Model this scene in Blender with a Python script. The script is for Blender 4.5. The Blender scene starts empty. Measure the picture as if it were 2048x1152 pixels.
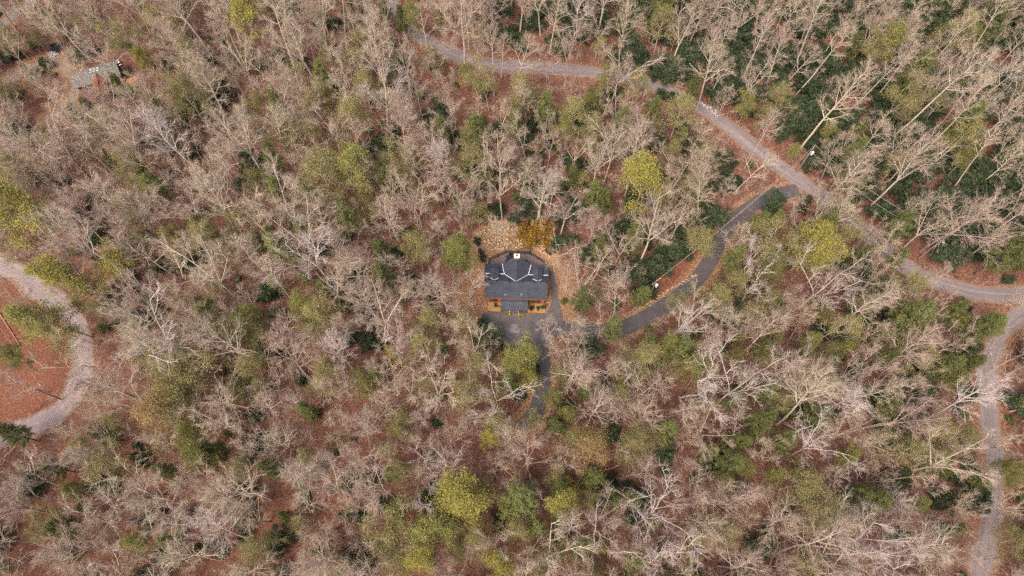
import bpy, math, random
import numpy as np
from mathutils import Vector, Matrix

# ------------------------------------------------------------------ camera, sky, sun, exposure
scene = bpy.context.scene
COL = scene.collection
R = math.radians
CAM_H, TILT, FOC = 122.0, R(22.8), 1365.3          # drone height, tilt from straight down, focal length (photo pixels)
cam_data = bpy.data.cameras.new('camera')
cam_data.sensor_width = 36.0
cam_data.lens = 24.0
cam_data.clip_start = 1.0
cam_data.clip_end = 6000.0
cam = bpy.data.objects.new('camera', cam_data)
COL.objects.link(cam)
cam.location = (0, 0, CAM_H)
cam.rotation_euler = (TILT, 0, 0)
scene.camera = cam

SUN_EL, SUN_AZ = R(56), R(215)                       # azimuth measured clockwise from +y
world = bpy.data.worlds.new('World')
scene.world = world
world.use_nodes = True
wn = world.node_tree
bgn = wn.nodes['Background']
sky = wn.nodes.new('ShaderNodeTexSky')
sky.sky_type = 'NISHITA'
sky.sun_disc = False
sky.sun_elevation = SUN_EL
sky.sun_rotation = SUN_AZ
sky.dust_density = 6.0
sky.air_density = 0.7
sky.ozone_density = 0.6
wn.links.new(sky.outputs[0], bgn.inputs['Color'])
bgn.inputs['Strength'].default_value = 0.15
sun_data = bpy.data.lights.new('sun', 'SUN')
sun_data.energy = 1.05
sun_data.angle = R(30)
sun_data.color = (1.0, 0.93, 0.84)
sun = bpy.data.objects.new('sun', sun_data)
COL.objects.link(sun)
sdir = Vector((math.sin(SUN_AZ) * math.cos(SUN_EL), math.cos(SUN_AZ) * math.cos(SUN_EL), math.sin(SUN_EL)))
sun.rotation_euler = sdir.to_track_quat('Z', 'Y').to_euler()
sun.location = (0, -60, 160)
scene.view_settings.view_transform = 'Standard'
scene.view_settings.look = 'None'
scene.view_settings.gamma = 1.0
scene.view_settings.use_curve_mapping = False
scene.view_settings.exposure = 1.5
scene.cycles.use_denoising = False
scene.cycles.max_bounces = 4
scene.cycles.diffuse_bounces = 2
scene.cycles.glossy_bounces = 1
scene.cycles.transmission_bounces = 1
scene.cycles.transparent_max_bounces = 4

# ------------------------------------------------------------------ terrain and photo geometry
rng = np.random.default_rng(7)
random.seed(7)


def ray(px, py):
    dx = (px - 1024.0) / FOC
    up = (576.0 - py) / FOC
    ct, st = math.cos(TILT), math.sin(TILT)
    return dx, st + up * ct, -ct + up * st


def smooth(a, b, x):
    t = np.clip((x - a) / (b - a), 0, 1)
    return t * t * (3 - 2 * t)


def at(px, py, z=0.0):
    """point of the plane z that the photograph shows at this pixel"""
    x, y, w = ray(px, py)
    s = (z - CAM_H) / w
    return (x * s, y * s)


HOUSE = at(1032, 564, 5.0)
HOUSE_ROT = R(-2.0)


def height(x, y):
    x = np.asarray(x, float)
    y = np.asarray(y, float)
    h = 0.9 * np.sin(x / 19.0 + 0.6) * np.cos(y / 23.0) + 0.6 * np.sin((x + 1.7 * y) / 31.0)
    d = np.hypot((x - HOUSE[0]) / 1.25, y - HOUSE[1] + 1.0)
    h = h * smooth(12, 34, d)
    h = h - 1.3 * np.exp(-(((x - HOUSE[0]) / 13) ** 2 + ((y - HOUSE[1] - 15.5) / 4.6) ** 2))
    return h


def hz(x, y):
    return float(height(x, y))


def project(x, y, z):
    ct, st = math.cos(TILT), math.sin(TILT)
    dep = y * st + (CAM_H - z) * ct
    up = y * ct - (CAM_H - z) * st
    return 1024 + FOC * x / dep, 576 - FOC * up / dep


def on_ground(px, py):
    p = at(px, py, 0)
    return at(px, py, hz(*p))


def spline(pts, n=10):
    P = [np.array(p, float) for p in pts]
    out = []
    for i in range(len(P) - 1):
        p0, p1, p2, p3 = P[max(i - 1, 0)], P[i], P[i + 1], P[min(i + 2, len(P) - 1)]
        for k in range(n):
            t = k / n
            out.append(0.5 * ((2 * p1) + (p2 - p0) * t + (2 * p0 - 5 * p1 + 4 * p2 - p3) * t * t + (3 * p1 - p0 - 3 * p2 + p3) * t ** 3))
    out.append(P[-1])
    return np.array(out)


def resample(line, step):
    seg = np.hypot(*np.diff(line, axis=0).T)
    s = np.concatenate([[0], np.cumsum(seg)])
    n = max(2, int(s[-1] / step))
    q = np.linspace(0, s[-1], n)
    return np.stack([np.interp(q, s, line[:, 0]), np.interp(q, s, line[:, 1])], 1)


def dist_line(P, line):
    P = np.atleast_2d(P)
    best = np.full(len(P), 1e9)
    for a, b in zip(line[:-1], line[1:]):
        ab = b - a
        t = np.clip(((P - a) @ ab) / max(ab @ ab, 1e-9), 0, 1)
        best = np.minimum(best, np.hypot(*(P - a - t[:, None] * ab).T))
    return best


def in_poly(P, poly):
    P = np.atleast_2d(P)
    poly = np.asarray(poly, float)
    c = np.zeros(len(P), bool)
    j = len(poly) - 1
    for i in range(len(poly)):
        xi, yi = poly[i]
        xj, yj = poly[j]
        m = ((yi > P[:, 1]) != (yj > P[:, 1])) & (P[:, 0] < (xj - xi) * (P[:, 1] - yi) / ((yj - yi) if yj != yi else 1e-9) + xi)
        c ^= m
        j = i
    return c


def road_line(px):
    return resample(spline([on_ground(*p) for p in px]), 1.2)


ROAD_PX = {
    'hairpin': [(-160, 430), (-70, 488), (0, 528), (70, 570), (128, 618), (160, 672), (166, 728), (146, 790), (95, 838), (20, 870), (-60, 890), (-150, 905)],
    'ridge': [(745, -90), (768, -30), (790, 15), (830, 62), (880, 97), (935, 118), (1000, 130), (1100, 138), (1195, 146), (1275, 162), (1350, 190), (1420, 228), (1490, 282), (1565, 338), (1645, 396), (1722, 455), (1780, 508), (1835, 547), (1905, 575), (1985, 588), (2060, 590), (2180, 590)],
    'east': [(2110, 592), (2052, 622), (2012, 655), (1985, 705), (1974, 765), (1977, 835), (1988, 920), (1988, 1005), (1974, 1085), (1958, 1160), (1940, 1260)],
    'drive': [(1596, 380), (1580, 384), (1556, 390), (1512, 407), (1472, 440), (1440, 484), (1414, 532), (1380, 574), (1330, 612), (1280, 640), (1232, 662), (1170, 664), (1110, 655), (1060, 650)],
    'spur': [(1078, 662), (1084, 700), (1086, 745), (1080, 795), (1068, 832), (1040, 855)],
    'lane': [(-60, 205), (0, 172), (55, 140), (110, 122), (150, 150), (150, 190), (120, 225), (90, 245)],
    'cross': [(-60, 90), (0, 52), (60, 8), (110, -30)],
    'trail': [(1800, -60), (1815, 0), (1835, 80), (1868, 150), (1915, 212), (1965, 262), (2048, 330), (2110, 380)],
}
ROADS = {k: road_line(v) for k, v in ROAD_PX.items()}
WIDTH = {'hairpin': 4.3, 'ridge': 3.8, 'east': 3.9, 'drive': 3.1, 'spur': 2.7, 'lane': 2.8, 'cross': 3.4, 'trail': 3.0}


def poly_px(pts):
    return np.array([on_ground(*p) for p in pts])


CLEARING = poly_px([(-120, 480), (0, 542), (80, 596), (132, 660), (138, 730), (112, 785), (60, 822), (0, 850), (-120, 880)])
YARD = poly_px([(925, 500), (945, 462), (985, 445), (1035, 446), (1085, 455), (1112, 490), (1118, 530), (1100, 560), (960, 560), (930, 530)])
BANK = poly_px([(1285, 600), (1310, 560), (1345, 530), (1385, 505), (1400, 470), (1425, 460), (1430, 492), (1395, 550), (1350, 585), (1300, 615)])
LOT = poly_px([(985, 622), (1095, 622), (1098, 545), (1108, 545), (1117, 600), (1126, 650), (1112, 676), (1070, 690), (1040, 694), (1004, 690), (982, 668), (966, 648), (964, 626)])
LOT[:2, 1] = HOUSE[1] - 4.0

# ------------------------------------------------------------------ materials
MATS = {}


def nodes(name):
    m = bpy.data.materials.new(name)
    m.use_nodes = True
    nt = m.node_tree
    b = nt.nodes['Principled BSDF']
    b.inputs['Roughness'].default_value = 0.85
    b.inputs['Specular IOR Level'].default_value = 0.25
    MATS[name] = m
    return m, nt, b


def N(nt, typ, **kw):
    n = nt.nodes.new(typ)
    for k, v in kw.items():
        if k in n.inputs:
            n.inputs[k].default_value = v
        else:
            setattr(n, k, v)
    return n


def noise(nt, scale, detail=4, rough=0.6, coord='Object'):
    tc = N(nt, 'ShaderNodeTexCoord')
    n = N(nt, 'ShaderNodeTexNoise', Scale=scale, Detail=detail, Roughness=rough)
    nt.links.new(tc.outputs[coord], n.inputs['Vector'])
    return n.outputs['Fac']


def ramp(nt, fac, stops):
    r = nt.nodes.new('ShaderNodeValToRGB')
    els = r.color_ramp.elements
    while len(els) < len(stops):
        els.new(0.5)
    for e, (p, c) in zip(els, stops):
        e.position = p
        e.color = (c[0], c[1], c[2], 1)
    nt.links.new(fac, r.inputs[0])
    return r.outputs[0]


def mix(nt, fac, a, b, mode='MIX'):
    m = nt.nodes.new('ShaderNodeMix')
    m.data_type = 'RGBA'
    m.blend_type = mode
    for sock, v in ((m.inputs[0], fac), (m.inputs[6], a), (m.inputs[7], b)):
        if hasattr(v, 'links'):
            nt.links.new(v, sock)
        elif isinstance(v, (tuple, list)):
            sock.default_value = (*v[:3], 1)
        else:
            sock.default_value = v
    return m.outputs[2]


def math_node(nt, op, a, b=0.5):
    m = nt.nodes.new('ShaderNodeMath')
    m.operation = op
    for sock, v in ((m.inputs[0], a), (m.inputs[1], b)):
        if hasattr(v, 'links'):
            nt.links.new(v, sock)
        else:
            sock.default_value = v
    return m.outputs[0]


def bump(nt, b, fac, strength=0.4, dist=0.1):
    n = N(nt, 'ShaderNodeBump', Strength=strength, Distance=dist)
    nt.links.new(fac, n.inputs['Height'])
    nt.links.new(n.outputs[0], b.inputs['Normal'])


def simple(name, c1, c2=None, scale=3.0, rough=0.85, bumps=0.0, spec=0.25, metal=0.0):
    m, nt, b = nodes(name)
    b.inputs['Roughness'].default_value = rough
    b.inputs['Specular IOR Level'].default_value = spec
    b.inputs['Metallic'].default_value = metal
    c2 = c2 or tuple(v * 0.7 for v in c1)
    f = noise(nt, scale)
    nt.links.new(ramp(nt, f, [(0.3, c2), (0.7, c1)]), b.inputs['Base Color'])
    if bumps:
        bump(nt, b, f, bumps, 0.05)
    return m


def bark(name, c_lo, c_hi, c_alt):
    m, nt, b = nodes(name)
    oi = N(nt, 'ShaderNodeObjectInfo')
    base = ramp(nt, oi.outputs['Random'], [(0.0, c_lo), (0.45, c_hi), (0.75, c_alt), (1.0, c_hi)])
    f = noise(nt, 1.3, 3)
    nt.links.new(mix(nt, math_node(nt, 'MULTIPLY', f, 0.55), base, tuple(v * 0.45 for v in c_lo)), b.inputs['Base Color'])
    b.inputs['Roughness'].default_value = 0.9
    return m


def leaf(name, c1, c2, c3, tr=0.35):
    m, nt, b = nodes(name)
    oi = N(nt, 'ShaderNodeObjectInfo')
    f = noise(nt, 0.9, 5, 0.75)
    a = ramp(nt, f, [(0.3, c1), (0.52, c2), (0.72, c3)])
    v = math_node(nt, 'MULTIPLY_ADD', oi.outputs['Random'], 0.45)
    v.node.inputs[2].default_value = 0.78
    sc = nt.nodes.new('ShaderNodeMix')
    sc.data_type = 'RGBA'
    sc.blend_type = 'MULTIPLY'
    sc.inputs[0].default_value = 1.0
    comb = N(nt, 'ShaderNodeCombineColor')
    for i in range(3):
        nt.links.new(v, comb.inputs[i])
    nt.links.new(a, sc.inputs[6])
    nt.links.new(comb.outputs[0], sc.inputs[7])
    nt.links.new(sc.outputs[2], b.inputs['Base Color'])
    b.inputs['Roughness'].default_value = 0.6
    t = N(nt, 'ShaderNodeBsdfTranslucent')
    nt.links.new(sc.outputs[2], t.inputs['Color'])
    ms = N(nt, 'ShaderNodeMixShader', Fac=tr)
    nt.links.new(b.outputs[0], ms.inputs[1])
    nt.links.new(t.outputs[0], ms.inputs[2])
    nt.links.new(ms.outputs[0], nt.nodes['Material Output'].inputs['Surface'])
    return m


bark('bark_pink', (0.37, 0.295, 0.235), (0.46, 0.372, 0.30), (0.44, 0.368, 0.27))
bark('bark_tan', (0.40, 0.325, 0.23), (0.49, 0.40, 0.29), (0.42, 0.345, 0.28))
bark('bark_pale', (0.42, 0.35, 0.305), (0.50, 0.42, 0.365), (0.45, 0.38, 0.32))
bark('bark_brown', (0.27, 0.195, 0.155), (0.34, 0.25, 0.20), (0.31, 0.24, 0.17))
bark('bark_rose', (0.26, 0.165, 0.135), (0.34, 0.225, 0.185), (0.30, 0.225, 0.155))
bark('twig_rose', (0.29, 0.205, 0.155), (0.37, 0.275, 0.205), (0.34, 0.26, 0.175))
bark('twig_tan', (0.32, 0.25, 0.17), (0.39, 0.31, 0.215), (0.33, 0.265, 0.20))
bark('twig_grey', (0.38, 0.305, 0.26), (0.45, 0.365, 0.315), (0.39, 0.32, 0.26))
bark('bark_dark', (0.085, 0.065, 0.05), (0.12, 0.095, 0.075), (0.10, 0.085, 0.06))
leaf('leaf_yellow', (0.17, 0.155, 0.04), (0.30, 0.265, 0.06), (0.42, 0.355, 0.08))
leaf('leaf_lime', (0.11, 0.112, 0.034), (0.20, 0.19, 0.055), (0.30, 0.27, 0.075))
leaf('leaf_olive', (0.14, 0.125, 0.045), (0.24, 0.21, 0.075), (0.33, 0.28, 0.105))
leaf('leaf_pine', (0.08, 0.092, 0.03), (0.15, 0.16, 0.05), (0.22, 0.22, 0.075), 0.35)
leaf('leaf_dark', (0.022, 0.036, 0.018), (0.048, 0.066, 0.03), (0.10, 0.115, 0.052), 0.25)
leaf('leaf_bronze', (0.17, 0.10, 0.035), (0.26, 0.17, 0.06), (0.33, 0.24, 0.09))
leaf('leaf_gold', (0.15, 0.085, 0.015), (0.24, 0.135, 0.02), (0.30, 0.20, 0.04))

# ground: leaf litter, with the colour of each place carried by a colour attribute (orange leaves, tan soil, dark humus)
gm, nt, b = nodes('leaf_litter')
f1 = noise(nt, 0.16, 6, 0.65)
f2 = noise(nt, 2.6, 6, 0.75)
f3 = noise(nt, 9.0, 3, 0.7)
litter = ramp(nt, f2, [(0.30, (0.04, 0.022, 0.017)), (0.45, (0.10, 0.043, 0.029)), (0.58, (0.165, 0.072, 0.047)), (0.74, (0.28, 0.155, 0.105))])
shade = ramp(nt, f1, [(0.32, (0.62, 0.56, 0.55)), (0.55, (1, 1, 1)), (0.75, (1.25, 1.12, 1.0))])
lit = mix(nt, 1.0, litter, shade, 'MULTIPLY')
drift = ramp(nt, noise(nt, 0.45, 6, 0.7), [(0.52, (0, 0, 0)), (0.66, (0.75, 0.75, 0.75))])
lit = mix(nt, drift, lit, ramp(nt, f2, [(0.3, (0.10, 0.06, 0.04)), (0.7, (0.29, 0.19, 0.135))]))
soil = ramp(nt, noise(nt, 0.28, 5, 0.6), [(0.30, (0.7, 0.7, 0.7)), (0.42, (0, 0, 0))])
lit = mix(nt, soil, lit, ramp(nt, f2, [(0.3, (0.05, 0.033, 0.025)), (0.7, (0.13, 0.085, 0.06))]))
att = N(nt, 'ShaderNodeAttribute', attribute_name='place')
sep = N(nt, 'ShaderNodeSeparateColor')
nt.links.new(att.outputs['Color'], sep.inputs[0])
fleck = ramp(nt, f3, [(0.3, (0.55, 0.55, 0.55)), (0.5, (1, 1, 1)), (0.7, (1.35, 1.3, 1.25))])
orange = mix(nt, math_node(nt, 'MULTIPLY', drift, 0.55), mix(nt, 1.0, ramp(nt, f2, [(0.28, (0.062, 0.027, 0.016)), (0.5, (0.14, 0.053, 0.029)), (0.72, (0.245, 0.105, 0.06))]), fleck, 'MULTIPLY'), ramp(nt, f2, [(0.3, (0.09, 0.05, 0.03)), (0.7, (0.26, 0.15, 0.09))]))
tan = mix(nt, 1.0, ramp(nt, f2, [(0.25, (0.13, 0.07, 0.033)), (0.48, (0.24, 0.135, 0.068)), (0.72, (0.36, 0.23, 0.135))]), fleck, 'MULTIPLY')


def patchy(sock, amount=0.55):
    v = math_node(nt, 'ADD', sock, math_node(nt, 'MULTIPLY', math_node(nt, 'SUBTRACT', f2, 0.5), amount))
    r = N(nt, 'ShaderNodeMapRange')
    r.inputs['From Min'].default_value = 0.3
    r.inputs['From Max'].default_value = 0.65
    nt.links.new(v, r.inputs['Value'])
    return r.outputs[0]


c = mix(nt, patchy(sep.outputs[0]), lit, orange)
c = mix(nt, patchy(sep.outputs[1], 0.9), c, tan)
nt.links.new(c, b.inputs['Base Color'])
bump(nt, b, f2, 0.8, 0.25)


def gravel(name, c_lo, c_hi, c_track):
    m, nt, b = nodes(name)
    uv = N(nt, 'ShaderNodeUVMap', uv_map='along')
    mp = N(nt, 'ShaderNodeMapping')
    mp.inputs['Scale'].default_value = (0.05, 6.0, 1)
    nt.links.new(uv.outputs[0], mp.inputs[0])
    st = N(nt, 'ShaderNodeTexNoise', Scale=1.0, Detail=5, Roughness=0.6)
    nt.links.new(mp.outputs[0], st.inputs['Vector'])
    f = noise(nt, 1.6, 6, 0.75)
    g = ramp(nt, f, [(0.28, c_lo), (0.7, c_hi)])
    col = mix(nt, ramp(nt, st.outputs['Fac'], [(0.44, (0, 0, 0)), (0.56, (1, 1, 1))]), g, tuple(v * .72 for v in c_track))
    # fallen leaves gather at the verges
    sx = N(nt, 'ShaderNodeSeparateXYZ')
    nt.links.new(uv.outputs[0], sx.inputs[0])
    e = math_node(nt, 'ABSOLUTE', math_node(nt, 'SUBTRACT', sx.outputs[1], 0.5))
    e = math_node(nt, 'ADD', e, math_node(nt, 'MULTIPLY', math_node(nt, 'SUBTRACT', noise(nt, 0.7, 6, 0.7), 0.5), 0.75))
    r = N(nt, 'ShaderNodeMapRange')
    r.inputs['From Min'].default_value = 0.34
    r.inputs['From Max'].default_value = 0.45
    nt.links.new(e, r.inputs['Value'])
    lv = ramp(nt, noise(nt, 3.1, 4, 0.7), [(0.3, (0.08, 0.04, 0.026)), (0.7, (0.24, 0.14, 0.09))])
    nt.links.new(mix(nt, r.outputs[0], col, lv), b.inputs['Base Color'])
    bump(nt, b, f, 0.5, 0.06)
    return m


gravel('gravel_pale', (0.16, 0.12, 0.115), (0.29, 0.225, 0.21), (0.25, 0.195, 0.19))
gravel('gravel_grey', (0.13, 0.10, 0.095), (0.225, 0.18, 0.17), (0.18, 0.145, 0.14))
gravel('gravel_mid', (0.12, 0.092, 0.086), (0.22, 0.175, 0.165), (0.18, 0.145, 0.14))
gravel('gravel_tan', (0.15, 0.105, 0.075), (0.30, 0.225, 0.165), (0.25, 0.185, 0.14))
gravel('trail_soil', (0.08, 0.06, 0.05), (0.15, 0.115, 0.10), (0.12, 0.10, 0.085))


def asphalt(name, patches):
    m, nt, b = nodes(name)
    f = noise(nt, 0.5, 6, 0.7)
    g = ramp(nt, f, [(0.3, (0.05, 0.043, 0.045)), (0.6, (0.075, 0.065, 0.066)), (0.8, (0.105, 0.09, 0.09))])
    fl = noise(nt, 7.0, 3, 0.8)
    g = mix(nt, 0.5, g, ramp(nt, fl, [(0.3, (0.5, 0.5, 0.5)), (0.7, (1.4, 1.35, 1.3))]), 'MULTIPLY')
    if patches:
        p = noise(nt, 0.22, 5, 0.62)
        g = mix(nt, 1.0, g, (1.25, 1.22, 1.2), 'MULTIPLY')
        g = mix(nt, ramp(nt, p, [(0.56, (0, 0, 0)), (0.63, (1, 1, 1))]), g, (0.19, 0.165, 0.16))
    nt.links.new(g, b.inputs['Base Color'])
    b.inputs['Roughness'].default_value = 0.8
    return m


asphalt('asphalt', False)
asphalt('asphalt_worn', True)

# roof shingles: courses and tabs from a brick texture in each slope's own coordinates
def shingle(name, c1, c2):
    m, nt, b = nodes(name)
    uv = N(nt, 'ShaderNodeUVMap', uv_map='along')
    br = N(nt, 'ShaderNodeTexBrick', Scale=1.0)
    br.inputs['Color1'].default_value = (*c1, 1)
    br.inputs['Color2'].default_value = (*c2, 1)
    br.inputs['Mortar'].default_value = (c2[0] * 0.35, c2[1] * 0.35, c2[2] * 0.35, 1)
    br.inputs['Mortar Size'].default_value = 0.02
    br.inputs['Brick Width'].default_value = 0.33
    br.inputs['Row Height'].default_value = 0.2
    nt.links.new(uv.outputs[0], br.inputs['Vector'])
    f = noise(nt, 1.1, 5, 0.7)
    nt.links.new(mix(nt, 0.6, br.outputs['Color'], ramp(nt, f, [(0.3, (0.6, 0.6, 0.62)), (0.7, (1.4, 1.4, 1.4))]), 'MULTIPLY'), b.inputs['Base Color'])
    b.inputs['Roughness'].default_value = 0.85
    return m


shingle('shingle_charcoal', (0.046, 0.05, 0.064), (0.032, 0.036, 0.048))
shingle('shingle_porch', (0.058, 0.062, 0.072), (0.043, 0.047, 0.056))
shingle('shingle_grey', (0.20, 0.19, 0.165), (0.14, 0.135, 0.12))
shingle('shingle_rust', (0.22, 0.095, 0.06), (0.15, 0.065, 0.04))
simple('white_metal', (0.58, 0.57, 0.6), (0.42, 0.41, 0.43), 2.0, 0.5)
simple('log_wood', (0.26, 0.085, 0.035), (0.13, 0.04, 0.02), 4.0, 0.6)
simple('trim_wood', (0.16, 0.055, 0.028), (0.09, 0.03, 0.018), 4.0, 0.6)
simple('deck_wood', (0.145, 0.105, 0.10), (0.09, 0.065, 0.062), 2.2, 0.75)
simple('dark_rail', (0.022, 0.021, 0.022), (0.012, 0.012, 0.013), 3, 0.6)
simple('chimney_stone', (0.36, 0.29, 0.22), (0.18, 0.14, 0.11), 4, 0.9, 0.6)
simple('chimney_cap', (0.72, 0.64, 0.5), (0.55, 0.48, 0.38), 3, 0.7)
simple('flue', (0.03, 0.025, 0.02), (0.015, 0.012, 0.01), 5, 0.6)
simple('glass', (0.02, 0.025, 0.03), (0.015, 0.02, 0.024), 1, 0.08, 0, 0.5)
simple('mulch', (0.34, 0.20, 0.085), (0.15, 0.08, 0.032), 5.5, 0.95, 0.6)
simple('cedar', (0.46, 0.20, 0.075), (0.33, 0.13, 0.05), 2.5, 0.7)
simple('pole_wood', (0.26, 0.20, 0.16), (0.15, 0.115, 0.09), 4, 0.9)
simple('galvanised', (0.62, 0.64, 0.66), (0.45, 0.47, 0.5), 4, 0.4)
simple('wire_metal', (0.36, 0.27, 0.21), (0.26, 0.2, 0.16), 1, 0.6)
simple('porcelain', (0.85, 0.86, 0.88), (0.75, 0.76, 0.8), 3, 0.35)
simple('rock_pale', (0.42, 0.38, 0.36), (0.25, 0.22, 0.21), 2.5, 0.9, 0.5)
simple('rock_tan', (0.50, 0.35, 0.22), (0.26, 0.155, 0.085), 1.2, 0.9, 0.5)
simple('rock_dark', (0.05, 0.043, 0.042), (0.02, 0.018, 0.018), 1.5, 0.9, 0.5)
simple('tarp', (0.025, 0.028, 0.034), (0.014, 0.015, 0.018), 2, 0.4)
simple('log_red', (0.40, 0.20, 0.12), (0.24, 0.11, 0.065), 3, 0.9)
simple('plastic_blue', (0.05, 0.07, 0.13), (0.03, 0.04, 0.08), 2, 0.4)


# ------------------------------------------------------------------ mesh helpers
class MB:
    def __init__(self):
        self.v, self.f = [], []

    def poly(self, pts):
        i = len(self.v)
        self.v += [tuple(p) for p in pts]
        self.f.append(tuple(range(i, i + len(pts))))
        return self

    def box(self, lo, hi):
        (a, b_, c_), (d, e, f) = lo, hi
        return self.hexa([(a, b_, c_), (d, b_, c_), (d, e, c_), (a, e, c_)], [(a, b_, f), (d, b_, f), (d, e, f), (a, e, f)])

    def hexa(self, bot, top):
        i = len(self.v)
        n = len(bot)
        self.v += [tuple(p) for p in bot] + [tuple(p) for p in top]
        self.f.append(tuple(range(i + n - 1, i - 1, -1)))
        self.f.append(tuple(range(i + n, i + 2 * n)))
        for k in range(n):
            j = (k + 1) % n
            self.f.append((i + k, i + j, i + n + j, i + n + k))
        return self

    def slab(self, pts, t):
        """thick sheet: pts is the upper outline, t the thickness straight down"""
        return self.hexa([(p[0], p[1], p[2] - t) for p in pts], pts)

    def bar(self, p, q, w, h=None, up=(0, 0, 1)):
        p, q = Vector(p), Vector(q)
        d = (q - p).normalized()
        u = Vector(up)
        if abs(d.dot(u)) > 0.95:
            u = Vector((0, 1, 0))
        s = d.cross(u).normalized() * (w / 2)
        n = s.cross(d).normalized() * ((h or w) / 2)
        return self.hexa([p - s - n, p + s - n, p + s + n, p - s + n], [q - s - n, q + s - n, q + s + n, q - s + n])

    def tube(self, p, q, r0, r1, k=8):
        p, q = Vector(p), Vector(q)
        d = (q - p).normalized()
        u = Vector((1, 0, 0)) if abs(d.x) < 0.9 else Vector((0, 1, 0))
        s = d.cross(u).normalized()
        t = d.cross(s)
        A = [math.tau * i / k for i in range(k)]
        return self.hexa([p + (s * math.cos(a) + t * math.sin(a)) * r0 for a in A], [q + (s * math.cos(a) + t * math.sin(a)) * r1 for a in A])

    def build(self, name, mat, parent=None, smooth_shade=False, uv=None):
        me = bpy.data.meshes.new(name)
        me.from_pydata([tuple(p) for p in self.v], [], self.f)
        me.materials.append(MATS[mat])
        if smooth_shade:
            me.shade_smooth()
        me.update()
        return link(name, me, parent)


def link(name, data, parent=None):
    o = bpy.data.objects.new(name, data)
    COL.objects.link(o)
    if parent is not None:
        o.parent = parent
    return o


def tag(o, label=None, cat=None, group=None, kind=None):
    if label:
        o['label'] = label
    if cat:
        o['category'] = cat
    if group:
        o['group'] = group
    if kind:
        o['kind'] = kind
    return o


def empty(name, loc, rz=0.0):
    o = link(name, None)
    o.empty_display_size = 0.5
    o.location = loc
    o.rotation_euler = (0, 0, rz)
    return o


def np_mesh(name, V, F, mats, mi=None):
    V = np.asarray(V, np.float32)
    F = np.asarray(F, np.int32)
    k = F.shape[1]
    me = bpy.data.meshes.new(name)
    me.vertices.add(len(V))
    me.vertices.foreach_set('co', V.ravel())
    me.loops.add(F.size)
    me.loops.foreach_set('vertex_index', F.ravel())
    me.polygons.add(len(F))
    me.polygons.foreach_set('loop_start', np.arange(0, F.size, k, dtype=np.int32))
    for m in mats:
        me.materials.append(MATS[m])
    if mi is not None:
        me.polygons.foreach_set('material_index', np.asarray(mi, np.int32))
    me.update(calc_edges=True)
    return me


# ------------------------------------------------------------------ ground and roads
def build_ground():
    xs = np.concatenate([[-3000, -1200, -500, -260], np.arange(-170, 171, 1.25), [260, 500, 1200, 3000]])
    ys = np.concatenate([[-3000, -1200, -400, -120], np.arange(-30, 171, 1.25), [260, 500, 1200, 3000]])
    X, Y = np.meshgrid(xs, ys)
    P = np.stack([X.ravel(), Y.ravel()], 1)
    Z = height(P[:, 0], P[:, 1])
    V = np.column_stack([P, Z])
    nx, ny = len(xs), len(ys)
    I = np.arange(nx * ny).reshape(ny, nx)
    F = np.stack([I[:-1, :-1].ravel(), I[:-1, 1:].ravel(), I[1:, 1:].ravel(), I[1:, :-1].ravel()], 1)
    me = np_mesh('ground', V, F, ['leaf_litter'])
    near = (abs(P[:, 0]) < 175) & (P[:, 1] > -35) & (P[:, 1] < 175)
    org = np.zeros(len(P))
    tn = np.zeros(len(P))
    Q = P[near]
    o = np.where(in_poly(Q, CLEARING), 0.9, 0.0)
    o = np.maximum(o, np.where(in_poly(Q, BANK), 0.8, 0))
    # reddish leaves thicken towards the lower left of the land and along the open bank
    o = np.maximum(o, 0.34 * smooth(40, -10, Q[:, 1]) + 0.30 * smooth(20, -90, Q[:, 0]))
    t = np.where(in_poly(Q, YARD), 0.85, 0.0)
    for k, amt, w in (('hairpin', 0.30, 1.0), ('ridge', 0.36, 1.5), ('east', 0.42, 1.4), ('drive', 0.5, 1.6), ('spur', 0.6, 2.0), ('lane', 0.55, 2.0), ('cross', 0.5, 1.0)):
        d = dist_line(Q, ROADS[k]) - WIDTH[k] / 2
        t = np.maximum(t, amt * smooth(w + 0.8, w * 0.4, d))
    d = np.hypot(Q[:, 0] - HOUSE[0], (Q[:, 1] - HOUSE[1] + 2) * 0.9)
    t = np.maximum(t, 0.52 * smooth(16, 11, d))
    org[near], tn[near] = o, t
    ca = me.color_attributes.new('place', 'FLOAT_COLOR', 'POINT')
    ca.data.foreach_set('color', np.column_stack([org, tn, np.zeros(len(P)), np.ones(len(P))]).astype(np.float32).ravel())
    tag(link('ground', me), kind='structure')


build_ground()


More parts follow.
